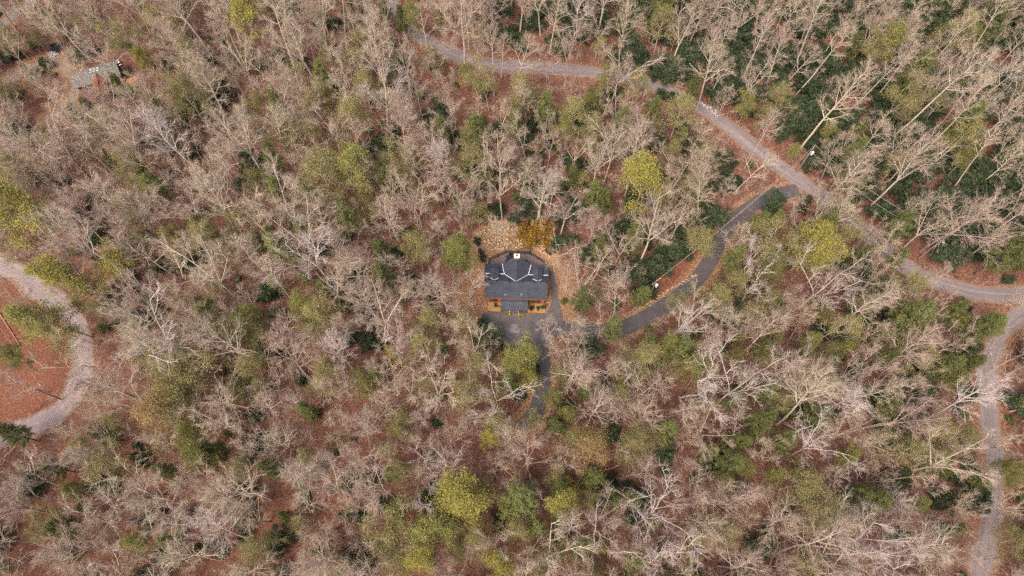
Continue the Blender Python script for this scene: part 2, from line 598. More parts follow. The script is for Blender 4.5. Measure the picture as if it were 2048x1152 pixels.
def ribbon(name, line, width, mat, lift=0.05, jag=0.35, cols=6, seed=1, thick=0.0):
    r = np.random.default_rng(seed)
    d = np.gradient(line, axis=0)
    d /= np.hypot(*d.T)[:, None]
    nrm = np.stack([-d[:, 1], d[:, 0]], 1)
    n = len(line)

    def wob():
        k = r.normal(0, 1, n + 4)
        k = np.convolve(k, np.ones(5) / 5, 'valid')
        return k * jag
    L = width / 2 + wob()
    Rr = width / 2 + wob()
    V, UV = [], []
    s = np.concatenate([[0], np.cumsum(np.hypot(*np.diff(line, axis=0).T))])
    for j in range(cols + 1):
        t = j / cols
        p = line + nrm * (L * (1 - t) - Rr * t)[:, None]
        crown = lift + 0.05 * (1 - (2 * t - 1) ** 2)
        V.append(np.column_stack([p, height(p[:, 0], p[:, 1]) + crown]))
        UV.append(np.column_stack([s, np.full(n, t)]))
    V = np.concatenate(V)
    UV = np.concatenate(UV)
    I = np.arange((cols + 1) * n).reshape(cols + 1, n)
    F = np.stack([I[1:, :-1].ravel(), I[1:, 1:].ravel(), I[:-1, 1:].ravel(), I[:-1, :-1].ravel()], 1)
    me = np_mesh(name, V, F, [mat])
    uv = me.uv_layers.new(name='along')
    uv.data.foreach_set('uv', UV[F.ravel()].astype(np.float32).ravel())
    me.shade_smooth()
    return tag(link(name, me), kind='structure')


ribbon('gravel_road', ROADS['ridge'], WIDTH['ridge'], 'gravel_grey', 0.05, 0.5, seed=1)
ribbon('gravel_road', ROADS['hairpin'], WIDTH['hairpin'], 'gravel_pale', 0.05, 0.45, seed=2)
ribbon('gravel_road', ROADS['east'], WIDTH['east'], 'gravel_mid', 0.058, 0.45, seed=3)
ribbon('gravel_lane', ROADS['lane'], WIDTH['lane'], 'gravel_tan', 0.05, 0.6, seed=4)
ribbon('gravel_lane', ROADS['cross'], WIDTH['cross'], 'gravel_mid', 0.056, 0.4, seed=5)
ribbon('forest_trail', ROADS['trail'], WIDTH['trail'], 'trail_soil', 0.04, 0.6, seed=6)
ribbon('asphalt_driveway', ROADS['drive'], WIDTH['drive'], 'asphalt', 0.062, 0.12, seed=7)
ribbon('asphalt_driveway', ROADS['spur'], WIDTH['spur'], 'asphalt', 0.067, 0.15, seed=8)


def build_lot():
    poly = resample(spline(list(LOT) + [LOT[0]], 6), 0.8)[:-1]
    import bmesh
    bm = bmesh.new()
    vs = [bm.verts.new((x, y, 0)) for x, y in poly]
    bm.faces.new(vs)
    bmesh.ops.triangulate(bm, faces=bm.faces[:])
    bmesh.ops.subdivide_edges(bm, edges=bm.edges[:], cuts=3, use_grid_fill=True)
    for v in bm.verts:
        v.co.z = hz(v.co.x, v.co.y) + 0.10
    bmesh.ops.recalc_face_normals(bm, faces=bm.faces[:])
    me = bpy.data.meshes.new('parking_lot')
    bm.to_mesh(me)
    bm.free()
    me.materials.append(MATS['asphalt_worn'])
    tag(link('parking_lot', me), kind='structure')


build_lot()


# ------------------------------------------------------------------ the dark-roofed house
def roof_slab(name, pts, mat, parent, t=0.14):
    """thick roof plane; shingle coordinates follow the slope"""
    mb = MB().slab(pts, t)
    o = mb.build(name, mat, parent)
    P = [Vector(p) for p in pts]
    n = (P[1] - P[0]).cross(P[2] - P[0]).normalized()
    h = Vector((0, 0, 1)).cross(n)
    h = h.normalized() if h.length > 1e-3 else Vector((1, 0, 0))
    g = n.cross(h)
    me = o.data
    uv = me.uv_layers.new(name='along')
    for lp in me.loops:
        c = me.vertices[lp.vertex_index].co
        uv.data[lp.index].uv = (c.dot(h), c.dot(g))
    return o


def build_house():
    H = empty('house', (HOUSE[0], HOUSE[1], 0.0), HOUSE_ROT)
    tag(H, 'wooden house with charcoal shingle roof, white flashing and round-ended back deck', 'house')
    W = 5.85
    zr, ze, ye = 5.0, 3.2, -2.6           # ridge, front eave
    yb, zb = 2.2, 3.5                     # break of the back slope
    yp, zp = 4.6, 2.85                    # low back roof eave
    ch = 'shingle_charcoal'
    roof_slab('front_roof', [(-W, ye, ze), (W, ye, ze), (W, 0, zr), (-W, 0, zr)], ch, H)
    roof_slab('back_roof', [(W, yb, zb), (-W, yb, zb), (-W, 0.003, zr - 0.002), (W, 0.003, zr - 0.002)], ch, H)
    roof_slab('low_back_roof', [(6.1, yp, zp), (-6.1, yp, zp), (-6.1, yb - 0.1, zb - 0.04), (6.1, yb - 0.1, zb - 0.04)], ch, H, 0.12)
    MB().bar((-W - .02, 0, zr + .01), (W + .02, 0, zr + .01), 0.3, 0.07).build('ridge_cap', ch, H).data.uv_layers.new(name='along')
    # central prow gable
    for s in (-1, 1):
        pts = [(0, 0.1, zr + .04), (s * 2.27, 2.2, 3.56), (s * 2.75, 4.4, 3.36), (s * 1.3, 5.0, 4.2), (0, 5.05, zr - .02)]
        roof_slab('gable_roof', pts if s < 0 else pts[::-1], ch, H, 0.13)
        MB().bar((0.12 * s, 0.16, zr + .035), (s * 2.27, 2.2, 3.60), 0.085, 0.05).build('valley_flashing', 'white_metal', H)
        MB().bar((s * 2.28, 2.2, 3.60), (s * 2.76, 4.4, 3.40), 0.09, 0.06).build('eave_flashing', 'white_metal', H)
        # wall below the gable eave
        MB().hexa([(s * 2.15, 2.3, 0.5), (s * 2.55, 4.2, 0.5), (0, 4.7, 0.5), (0, 2.3, 0.5)], [(s * 2.15, 2.3, 3.4), (s * 2.55, 4.2, 3.2), (0, 4.7, 4.7), (0, 2.3, 4.7)]).build('gable_wall', 'log_wood', H)
    MB().bar((0, 0.2, zr + .06), (0, 5.05, zr), 0.2, 0.06).build('gable_ridge_cap', ch, H).data.uv_layers.new(name='along')
    # flashing at the break of the slope and the two gable dormers
    for a, b_ in ((-6.05, -4.95), (-3.25, -2.3), (2.3, 3.2), (4.85, 6.05)):
        MB().bar((a, yb + .02, zb + .03), (b_, yb + .02, zb + .03), 0.12, 0.06).build('step_flashing', 'white_metal', H)
    for x0 in (-4.1, 4.03):
        for s in (-1, 1):
            pts = [(x0, 0.30, 4.84), (x0 + s * .85, 1.0, 4.33), (x0 + s * .85, 2.95, 4.25), (x0, 2.95, 4.80)]
            roof_slab('dormer_roof', pts if s < 0 else pts[::-1], ch, H, 0.09)
            MB().bar((x0 + s * .12, 0.42, 4.80), (x0 + s * .82, 0.98, 4.37), 0.09, 0.04).build('dormer_flashing', 'white_metal', H)
        MB().hexa([(x0 - .7, 1.2, 3.2), (x0 + .7, 1.2, 3.2), (x0 + .7, 2.7, 3.2), (x0 - .7, 2.7, 3.2)],
                  [(x0 - .7, 1.2, 4.2), (x0 + .7, 1.2, 4.2), (x0 + .7, 2.7, 4.2), (x0 - .7, 2.7, 4.2)]).build('dormer_wall', 'log_wood', H)
        w = MB().box((x0 - .4, 2.7, 3.45), (x0 + .4, 2.74, 4.1)).build('dormer_window', 'glass', H)
        MB().bar((x0, 0.35, 4.87), (x0, 2.95, 4.83), 0.12, 0.05).build('dormer_ridge_cap', ch, H).data.uv_layers.new(name='along')
    # walls: stacked round logs
    for (x0, y0, x1, y1) in ((-5.5, -2.1, 5.5, -2.1), (5.5, -2.1, 5.5, 3.2), (5.5, 3.2, -5.5, 3.2), (-5.5, 3.2, -5.5, -2.1)):
        wb = MB()
        for k in range(11):
            wb.tube((x0, y0, 0.15 + k * .27), (x1, y1, 0.15 + k * .27), 0.15, 0.15, 8)
        wb.build('log_wall', 'log_wood', H)
    for s in (-1, 1):
        MB().poly([(s * 5.5, -2.1, 3.0), (s * 5.5, 3.2, 3.0), (s * 5.5, 2.2, 3.3), (s * 5.5, 0, 4.8)]).build('gable_end', 'trim_wood', H)
        MB().bar((s * (W + .03), ye - .02, ze - .05), (s * (W + .03), 0, zr - .05), 0.06, 0.22).build('barge_board', 'trim_wood', H)
        MB().bar((s * (W + .03), yb, zb - .05), (s * (W + .03), 0, zr - .05), 0.06, 0.22).build('barge_board', 'trim_wood', H)
    MB().box((-W, ye - .07, ze - .26), (W, ye - .005, ze - .02)).build('fascia', 'trim_wood', H)
    MB().tube((-W, ye - .13, ze - .08), (W, ye - .13, ze - .08), .07, .07, 8).build('gutter', 'trim_wood', H)
    for x0, x1 in ((-4.8, -3.6), (3.2, 4.6)):
        f = MB().box((x0 - .1, -2.32, .9), (x1 + .1, -2.24, 2.3)).build('window', 'trim_wood', H)
        MB().box((x0, -2.35, 1.0), (x1, -2.325, 2.2)).build('pane', 'glass', f)
        MB().box((x0 - .15, -2.42, .82), (x1 + .15, -2.325, .9)).build('sill', 'trim_wood', f)
    dr = MB().box((-.5, -2.34, .35), (.5, -2.24, 2.35)).build('door', 'dark_rail', H)
    MB().tube((.38, -2.37, 1.3), (.38, -2.42, 1.3), .035, .035).build('handle', 'galvanised', dr)
    for x, y in ((-1.95, -2.15), (1.05, -2.0)):
        z = zr + (y / ye) * (ze - zr)
        MB().tube((x, y, z - .05), (x, y, z + .38), .07, .07, 8).build('vent_pipe', 'galvanised', H)
    # entrance porch
    X0, X1 = -2.75, 2.35
    roof_slab('porch_roof', [(X0, -4.75, 2.52), (X1, -4.75, 2.52), (X1, -3.25, 3.06), (X0, -3.25, 3.06)], 'shingle_porch', H, .1)
    roof_slab('porch_roof', [(X1, -2.45, 2.80), (X0, -2.45, 2.80), (X0, -3.247, 3.058), (X1, -3.247, 3.058)], 'shingle_porch', H, .1)
    MB().box((X0 + .2, -4.2, .05), (X1 - .2, -2.27, .36)).build('porch_floor', 'deck_wood', H)
    for x in (X0 + .35, -1.1, .75, X1 - .35):
        MB().box((x - .09, -4.18, .36), (x + .09, -4.0, 2.6)).build('porch_post', 'trim_wood', H)
    for a, b_ in ((X0 + .45, -1.2), (.85, X1 - .45)):
        rl = MB().bar((a, -4.09, 1.25), (b_, -4.09, 1.25), .08, .06)
        n = int((b_ - a) / .14)
        for k in range(n + 1):
            x = a + (b_ - a) * k / n
            rl.bar((x, -4.09, .37), (x, -4.09, 1.22), .035)
        rl.build('porch_railing', 'dark_rail', H)
    for k, (y, z) in enumerate(((-4.42, .30), (-4.66, .22), (-4.9, .14))):
        MB().box((-1.0, y - .12, z - .05), (.62, y + .12, z)).build('step', 'deck_wood', H)
    for x in (-1.06, .68):
        MB().bar((x, -4.25, 1.2), (x, -5.0, 1.0), .05).bar((x, -5.0, .1), (x, -5.0, 1.0), .05).build('step_handrail', 'galvanised', H)
    # chimney
    c = MB().box((-.42, 4.75, -0.9), (.42, 5.35, 5.65)).build('chimney', 'chimney_stone', H)
    MB().box((-.52, 4.65, 5.65), (.52, 5.45, 5.80)).build('chimney_cap', 'chimney_cap', c)
    MB().tube((0, 5.08, 5.80), (0, 5.08, 6.0), .19, .17, 10).build('flue', 'flue', c)
    # deck with boards, posts and railing
    D = [(-5.6, 3.35), (-5.45, 6.35), (-2.2, 8.15), (2.45, 8.05), (5.55, 6.1), (5.75, 3.35)]
    zd = .42
    bd = MB()
    y = 3.4
    while y < 8.1:
        xs = []
        for (ax, ay), (bx, by) in zip(D, D[1:] + D[:1]):
            if (ay > y) != (by > y):
                xs.append(ax + (bx - ax) * (y - ay) / (by - ay))
        if len(xs) == 2:
            a, b_ = sorted(xs)
            if y < 5.4:                 # around the chimney
                bd.box((a, y, zd - .05), (-.45, y + .135, zd)).box((.45, y, zd - .05), (b_, y + .135, zd))
            else:
                bd.box((a, y, zd - .05), (b_, y + .135, zd))
        y += .145
    bd.build('deck_boards', 'deck_wood', H)
    for (ax, ay), (bx, by) in zip(D[:-1], D[1:]):
        r = MB().bar((ax, ay, zd + .98), (bx, by, zd + .98), .15, .05).bar((ax, ay, zd + .12), (bx, by, zd + .12), .06, .05)
        L = math.hypot(bx - ax, by - ay)
        n = int(L / .16)
        for k in range(n + 1):
            t = k / n
            p = (ax + (bx - ax) * t, ay + (by - ay) * t)
            r.bar((*p, zd + .1), (*p, zd + .96), .045)
        r.bar((ax, ay, zd - .18), (bx, by, zd - .18), .06, .3)
        r.build('deck_railing', 'dark_rail', H)
    for x, y in D + [(-3.8, 7.25), (0.1, 8.1), (4.0, 7.05)]:
        MB().box((x - .07, y - .07, -1.6), (x + .07, y + .07, zd + 1.05)).build('deck_post', 'dark_rail', H)
    # landing and stair down to the stony yard
    MB().slab([(-.3, 8.2, zd), (2.4, 8.15, zd), (2.45, 9.0, zd), (1.6, 9.1, zd)], .06).build('landing', 'deck_wood', H)
    MB().bar((-.3, 8.25, 1.25), (1.7, 9.15, 1.35), .1, .08).bar((1.7, 9.15, 1.35), (2.5, 9.0, 1.35), .1, .08).bar((2.5, 9.0, 1.35), (2.5, 8.2, 1.35), .1, .08) \
        .bar((1.7, 9.15, -1.3), (1.7, 9.15, 1.35), .1).bar((2.5, 9.0, -1.3), (2.5, 9.0, 1.35), .1).build('landing_railing', 'dark_rail', H)
    return H


HO = build_house()
HM = Matrix.Translation((HOUSE[0], HOUSE[1], 0)) @ Matrix.Rotation(HOUSE_ROT, 4, 'Z')


def hp(x, y, z=0.0):
    p = HM @ Vector((x, y, z))
    return (p.x, p.y, p.z)


def deck_chair(x, y, rz, label):
    p = hp(x, y, .42)
    c = empty('deck_chair', p, rz)
    tag(c, label, 'chair', 'chairs on the back deck')
    MB().box((-.28, -.28, .36), (.28, .28, .42)).build('seat', 'dark_rail', c)
    MB().hexa([(-.28, .24, .42), (.28, .24, .42), (.28, .3, .42), (-.28, .3, .42)], [(-.28, .44, 1.0), (.28, .44, 1.0), (.28, .5, 1.0), (-.28, .5, 1.0)]).build('backrest', 'dark_rail', c)
    for a in (-.26, .26):
        MB().bar((a, -.28, .6), (a, .3, .6), .07, .04).build('armrest', 'dark_rail', c)
        for b_ in (-.25, .25):
            MB().bar((a, b_, 0), (a, b_, .59), .05).build('leg', 'dark_rail', c)


deck_chair(-1.9, 6.2, 2.4, 'black deck chair turned sideways beside the round table')
deck_chair(-1.2, 7.2, 0.2, 'black deck chair backing onto the far railing, next to table')
deck_chair(1.5, 6.0, -1.3, 'single black deck chair on the chimney side away from table')
T = empty('deck_table', hp(-1.75, 6.95, .42))
tag(T, 'small round black table among chairs on the back deck', 'table')
MB().tube((0, 0, .68), (0, 0, .72), .45, .45, 16).build('table_top', 'dark_rail', T)
MB().tube((0, 0, 0), (0, 0, .68), .06, .06, 8).build('pedestal', 'dark_rail', T)
MB().tube((0, 0, 0), (0, 0, .03), .28, .2, 12).build('base', 'dark_rail', T)


# planting beds on both sides of the porch, edged with timber
def bed(x0, x1, label):
    B = empty('planting_bed', hp(0, 0, 0), HOUSE_ROT)
    tag(B, label, 'flower bed', 'mulched beds at the house front')
    MB().hexa([(x0, -4.15, -.1), (x1, -4.25, -.1), (x1, -2.3, -.1), (x0, -2.3, -.1)], [(x0, -4.15, .17), (x1, -4.25, .17), (x1, -2.3, .22), (x0, -2.3, .22)]).build('mulch', 'mulch', B)
    MB().bar((x0 - .06, -4.21, .1), (x1 + .06, -4.31, .1), .1, .22).build('edging', 'trim_wood', B)


bed(2.35, 5.75, 'orange mulched bed with three dark shrubs before the log wall')
bed(-5.2, -2.85, 'orange mulched bed with one dark shrub before the log wall')

# ------------------------------------------------------------------ brown-and-grey house in the trees
def build_cabin():
    c = at(196, 158, 3.0)
    z0 = hz(*c)
    H = empty('cabin', (c[0], c[1], z0), R(20))
    tag(H, 'grey-roofed cabin with rust-red roof wing and orange cedar deck among bare trees', 'house')
    g = 'shingle_grey'
    MB().box((-4.8, -.2, -.5), (4.3, 3.6, 2.7)).build('wall', 'trim_wood', H)
    roof_slab('roof', [(-5.2, -.6, 2.7), (4.7, -.6, 2.7), (4.7, 1.7, 3.9), (-5.2, 1.7, 3.9)], g, H)
    roof_slab('roof', [(4.7, 4.0, 2.7), (-5.2, 4.0, 2.7), (-5.2, 1.703, 3.898), (4.7, 1.703, 3.898)], g, H)
    MB().bar((-5.2, 1.7, 3.93), (4.7, 1.7, 3.93), .24, .06).build('ridge_cap', 'shingle_grey', H).data.uv_layers.new(name='along')
    # rust-red wing to the south
    MB().box((-1.1, -4.2, -.5), (1.2, -.2, 2.3)).build('wing_wall', 'trim_wood', H)
    roof_slab('wing_roof', [(-1.5, -4.5, 2.35), (.05, -4.5, 3.2), (.05, 1.0, 3.65), (-1.5, 1.0, 2.9)][::1], 'shingle_rust', H)
    roof_slab('wing_roof', [(.053, -4.5, 3.2), (1.6, -4.5, 2.35), (1.6, 1.0, 2.9), (.053, 1.0, 3.65)], 'shingle_rust', H)
    MB().bar((.05, -4.5, 3.23), (.05, 1.0, 3.68), .2, .06).build('ridge_cap', 'trim_wood', H)
    roof_slab('low_roof', [(-4.4, -5.2, 2.0), (-1.55, -5.2, 2.0), (-1.55, -2.0, 2.6), (-4.4, -2.0, 2.6)], 'shingle_rust', H)
    MB().box((-4.1, -4.9, -.5), (-1.7, -2.2, 2.0)).build('low_wall', 'trim_wood', H)
    for k in range(3):
        x = -1.15 + k * .75
        MB().hexa([(x, 1.15, 3.72), (x + .5, 1.15, 3.72), (x + .5, 2.5, 3.6), (x, 2.5, 3.6)], [(x, 1.15, 3.98), (x + .5, 1.15, 3.98), (x + .5, 2.5, 3.62 + .18), (x, 2.5, 3.62 + .18)]).build('skylight', 'rock_pale', H)
    dk = MB()
    for k in range(16):
        dk.box((4.9 + k * .15, -2.6, .75), (5.03 + k * .15, .2, .8))
    dk.build('deck_boards', 'cedar', H)
    for x in (5.0, 7.2):
        for y in (-2.5, .1):
            MB().box((x - .06, y - .06, -.6), (x + .06, y + .06, 1.7)).build('deck_post', 'cedar', H)
    MB().bar((5.0, -2.5, 1.65), (7.2, -2.5, 1.65), .1, .06).bar((7.2, -2.5, 1.65), (7.2, .1, 1.65), .1, .06).build('deck_railing', 'cedar', H)
    for x in (-3.6, 2.4):
        w = MB().box((x, -.26, .9), (x + 1.0, -.2, 2.1)).build('window', 'porcelain', H)
        MB().box((x + .1, -.28, 1.0), (x + .9, -.262, 2.0)).build('pane', 'glass', w)


build_cabin()

# things lying about near that cabin
p = on_ground(117, 99)
Tp = empty('utility_trailer', (p[0], p[1], hz(*p)), R(12))
tag(Tp, 'dark flat utility trailer parked beside the pale rock pile', 'trailer')
MB().box((-1.5, -.8, .5), (1.5, .8, .62)).build('bed', 'tarp', Tp)
for s in (-1, 1):
    MB().box((-1.5, s * .8 - .03, .62), (1.5, s * .8 + .03, 1.0)).build('side_board', 'tarp', Tp)
    MB().tube((0, s * .95 - .1, .33), (0, s * .95 + .1, .33), .33, .33, 14).build('wheel', 'dark_rail', Tp)
MB().bar((1.5, -.5, .5), (2.6, 0, .45), .08).bar((1.5, .5, .5), (2.6, 0, .45), .08).build('drawbar', 'dark_rail', Tp)
p = on_ground(234, 131)
Ft = empty('picnic_table', (p[0], p[1], hz(*p)), R(40))
tag(Ft, 'small pale picnic table standing beside the orange cedar deck', 'table')
MB().box((-.9, -.38, .7), (.9, .38, .76)).build('table_top', 'galvanised', Ft)
for s in (-1, 1):
    MB().box((-.9, s * .75 - .14, .42), (.9, s * .75 + .14, .47)).build('bench', 'galvanised', Ft)
    MB().bar((s * .6, -.8, 0), (s * .6, .3, .7), .08).bar((s * .6, .8, 0), (s * .6, -.3, .7), .08).build('leg', 'pole_wood', Ft)
p = on_ground(156, 172)
Ba = empty('storage_bin', (p[0], p[1], hz(*p)), R(20))
tag(Ba, 'dark blue lidded storage bin beside the grey-roofed cabin', 'bin')
MB().hexa([(-.5, -.35, 0), (.5, -.35, 0), (.5, .35, 0), (-.5, .35, 0)], [(-.58, -.4, .8), (.58, -.4, .8), (.58, .4, .8), (-.58, .4, .8)]).build('body', 'plastic_blue', Ba)
MB().slab([(-.62, -.44, .86), (.62, -.44, .86), (.62, .44, .92), (-.62, .44, .92)], .07).build('lid', 'plastic_blue', Ba)


# ------------------------------------------------------------------ stones, walls
def rocks(name, pts, mat, smin, smax, seed, flat=0.6):
    """many small stones in one mesh: squashed irregular octahedra with a ring"""
    r = np.random.default_rng(seed)
    V, F = [], []
    base = np.array([[1, 0, 0], [.5, .87, 0], [-.5, .87, 0], [-1, 0, 0], [-.5, -.87, 0], [.5, -.87, 0], [0, 0, 1], [0, 0, -1]], float)
    fc = np.array([[i, (i + 1) % 6, 6] for i in range(6)] + [[(i + 1) % 6, i, 7] for i in range(6)])
    for x, y in pts:
        s = r.uniform(smin, smax) * (1 if r.random() < .85 else 1.6)
        v = base * (1 + r.normal(0, .22, (8, 1))) * s * np.array([r.uniform(.7, 1.3), r.uniform(.7, 1.3), flat])
        v[6, :2] += r.normal(0, .25 * s, 2)
        a = r.uniform(0, 6.28)
        v = np.column_stack([v[:, 0] * math.cos(a) - v[:, 1] * math.sin(a), v[:, 0] * math.sin(a) + v[:, 1] * math.cos(a), v[:, 2]])
        F.append(fc + 8 * len(V))
        V.append(v + [x, y, hz(x, y) + .25 * s * flat])
    return link(name, np_mesh(name, np.concatenate(V), np.concatenate(F), [mat]))


def rand_in(poly, n, r):
    lo, hi = poly.min(0), poly.max(0)
    out = np.zeros((0, 2))
    while len(out) < n:
        q = r.uniform(lo, hi, (n * 3, 2))
        out = np.concatenate([out, q[in_poly(q, poly)]])
    return out[:n]


RIP = poly_px([(945, 470), (985, 450), (1035, 452), (1078, 462), (1098, 490), (1100, 515), (1060, 492), (1030, 497), (985, 500), (955, 508)])
tag(rocks('rubble_stones', rand_in(RIP, 900, rng), 'rock_tan', .06, .25, 3), 'tan broken stones strewn over the yard behind the deck', 'stones', kind='stuff')
pts = []
edge_px = spline([(1283, 622), (1305, 607), (1335, 590), (1362, 572), (1385, 560), (1402, 552)], 14)
for q in edge_px:
    g = on_ground(*q)
    for k in range(3):
        pts.append((g[0] + rng.normal(0, .22) - .4, g[1] + rng.normal(0, .22) + .3))
tag(rocks('stone_edging', pts, 'rock_tan', .08, .17, 5, .9), 'line of pale edging stones along the asphalt driveway bank', 'stones', kind='stuff')
pr = []
for k in range(45):
    t = rng.random()
    g = on_ground(1404 + 30 * t + rng.normal(0, 2.5), 205 + 28 * t + rng.normal(0, 2.5))
    pr.append(g)
tag(rocks('rock_pile', pr, 'rock_pale', .14, .32, 6, .8), 'long heap of whitish rocks at the edge of gravel road', 'rocks', kind='stuff')
pr = [on_ground(107 + rng.normal(0, 4.5), 107 + rng.normal(0, 3.0)) for k in range(40)]
tag(rocks('rock_pile', pr, 'rock_pale', .2, .45, 8, .9), 'compact pile of pale rocks beside the dark trailer', 'rocks', kind='stuff')


def boulder_wall(name, px, label, hgt=1.0):
    line = resample(np.array([on_ground(*q) for q in px]), .62)
    W_ = empty(name, (line[0][0], line[0][1], hz(*line[0])))
    tag(W_, label, 'wall', 'retaining walls round the parking lot')
    me = []
    base = np.array([[1, 0, 0], [.5, .87, 0], [-.5, .87, 0], [-1, 0, 0], [-.5, -.87, 0], [.5, -.87, 0], [.3, .3, 1], [-.5, -.3, .9], [0, 0, -1]], float)
    fc = [(i, (i + 1) % 6, 6) for i in range(3)] + [(3, 4, 7), (4, 5, 7), (5, 0, 6), (3, 7, 6), (5, 6, 7)] + [((i + 1) % 6, i, 8) for i in range(6)]
    for k in range(4):
        m = np_mesh('boulder', base * (1 + rng.normal(0, .14, (9, 3))) * [.46, .4, .38], np.array(fc), ['rock_dark'])
        me.append(m)
    for i, (x, y) in enumerate(line):
        for lv in range(2 if hgt > .8 else 1):
            o = link('boulder', me[rng.integers(4)], W_)
            o.location = (x - line[0][0] + rng.normal(0, .06) + .3 * lv, y - line[0][1] + rng.normal(0, .06), hz(x, y) - hz(*line[0]) + .15 + .5 * lv)
            o.rotation_euler = (rng.normal(0, .2), rng.normal(0, .2), rng.uniform(0, 6.28))
            o.scale = (rng.uniform(.85, 1.2),) * 3


boulder_wall('retaining_wall', [(964, 652), (976, 668), (990, 682), (1004, 697)], 'dark boulder wall curving along the parking lot edge beside timber rail')
boulder_wall('retaining_wall', [(1066, 716), (1072, 740), (1071, 764)], 'short dark boulder wall beside the driveway spur and bright green tree')
boulder_wall('retaining_wall', [(1056, 836), (1074, 843), (1092, 842), (1112, 834)], 'dark boulder wall closing off the end of driveway spur', .6)
TR = [on_ground(*q) for q in [(966, 644), (978, 658), (992, 672), (1005, 690)]]
o = empty('timber_rail', (TR[0][0], TR[0][1], hz(*TR[0])))
tag(o, 'low weathered timber guard rail along the parking lot edge', 'railing')
for (a, b_) in zip(TR[:-1], TR[1:]):
    f = lambda q, z: (q[0] - TR[0][0], q[1] - TR[0][1], hz(*q) - hz(*TR[0]) + z)
    MB().bar(f(a, .62), f(b_, .62), .16, .16).build('rail', 'pole_wood', o)
for a in TR:
    MB().bar(f(a, -.2), f(a, .54), .16, .16).build('post', 'pole_wood', o)


# ------------------------------------------------------------------ tree prototypes
def tubes(segs, k):
    """segs: (n,8) p0,p1,r0,r1 -> open k-sided tubes"""
    S = np.asarray(segs, float)
    if len(S) == 0:
        return np.zeros((0, 3)), np.zeros((0, 3), int)
    p, q, r0, r1 = S[:, :3], S[:, 3:6], S[:, 6], S[:, 7]
    d = q - p
    d /= np.linalg.norm(d, axis=1)[:, None] + 1e-9
    u = np.where(np.abs(d[:, 2:3]) > .9, [[1., 0, 0]], [[0, 0, 1.]])
    s = np.cross(d, u)
    s /= np.linalg.norm(s, axis=1)[:, None]
    t = np.cross(d, s)
    n = len(S)
    V = np.zeros((n, 2 * k, 3))
    for i in range(k):
        a = math.tau * i / k
        o = s * math.cos(a) + t * math.sin(a)
        V[:, i] = p + o * r0[:, None]
        V[:, k + i] = q + o * r1[:, None]
    F = []
    for i in range(k):
        j = (i + 1) % k
        F += [[i, j, k + j], [i, k + j, k + i]]
    F = (np.array(F)[None] + (np.arange(n) * 2 * k)[:, None, None]).reshape(-1, 3)
    return V.reshape(-1, 3), F


def spikes(S):
    """thin three-sided twigs that run to a point: (n,7) p,q,r"""
    S = np.asarray(S, float)
    p, q, r = S[:, :3], S[:, 3:6], S[:, 6:7]
    d = q - p
    d /= np.linalg.norm(d, axis=1)[:, None] + 1e-9
    u = np.where(np.abs(d[:, 2:3]) > .9, [[1., 0, 0]], [[0, 0, 1.]])
    s = np.cross(d, u)
    s /= np.linalg.norm(s, axis=1)[:, None]
    t = np.cross(d, s)
    n = len(S)
    V = np.zeros((n, 4, 3))
    for i in range(3):
        a = math.tau * i / 3
        V[:, i] = p + (s * math.cos(a) + t * math.sin(a)) * r
    V[:, 3] = q
    F = (np.array([[0, 1, 3], [1, 2, 3], [2, 0, 3]])[None] + (np.arange(n) * 4)[:, None, None]).reshape(-1, 3)
    return V.reshape(-1, 3), F


def join(parts):
    V, F, n = [], [], 0
    for v, f in parts:
        V.append(v)
        F.append(f + n)
        n += len(v)
    return np.concatenate(V), np.concatenate(F)


def unit(v):
    return v / (np.linalg.norm(v) + 1e-9)


class Skel:
    def __init__(self, seed):
        self.r = np.random.default_rng(seed)
        self.seg = {0: [], 1: [], 2: [], 3: []}
        self.tw = []
        self.tips = []

    def branch(self, p, d, L, r, lvl, bend, grav, P):
        rr = self.r
        n = max(2, int(round(L / P['step'][lvl])))
        st = L / n
        pts, dirs, rad = [p], [d], [r]
        for i in range(n):
            d = unit(d + rr.normal(0, bend, 3) + np.array([0, 0, grav]))
            p = p + d * st
            pts.append(p)
            dirs.append(d)
            rad.append(r * (1 - (1 - P['tip'][lvl]) * (i + 1) / n))
            self.seg[lvl].append(np.concatenate([pts[-2], pts[-1], [rad[-2], rad[-1]]]))
        return pts, dirs, rad

    def along(self, pts, dirs, rad, t):
        n = len(pts) - 1
        x = t * n
        i = min(int(x), n - 1)
        f = x - i
        return pts[i] * (1 - f) + pts[i + 1] * f, dirs[min(i + 1, n)], rad[i] * (1 - f) + rad[i + 1] * f

    def side(self, d, ang, az):
        u = np.array([1., 0, 0]) if abs(d[2]) > .8 else np.array([0, 0, 1.])
        s = unit(np.cross(d, u))
        t = np.cross(d, s)
        return unit(d * math.cos(ang) + (s * math.cos(az) + t * math.sin(az)) * math.sin(ang))


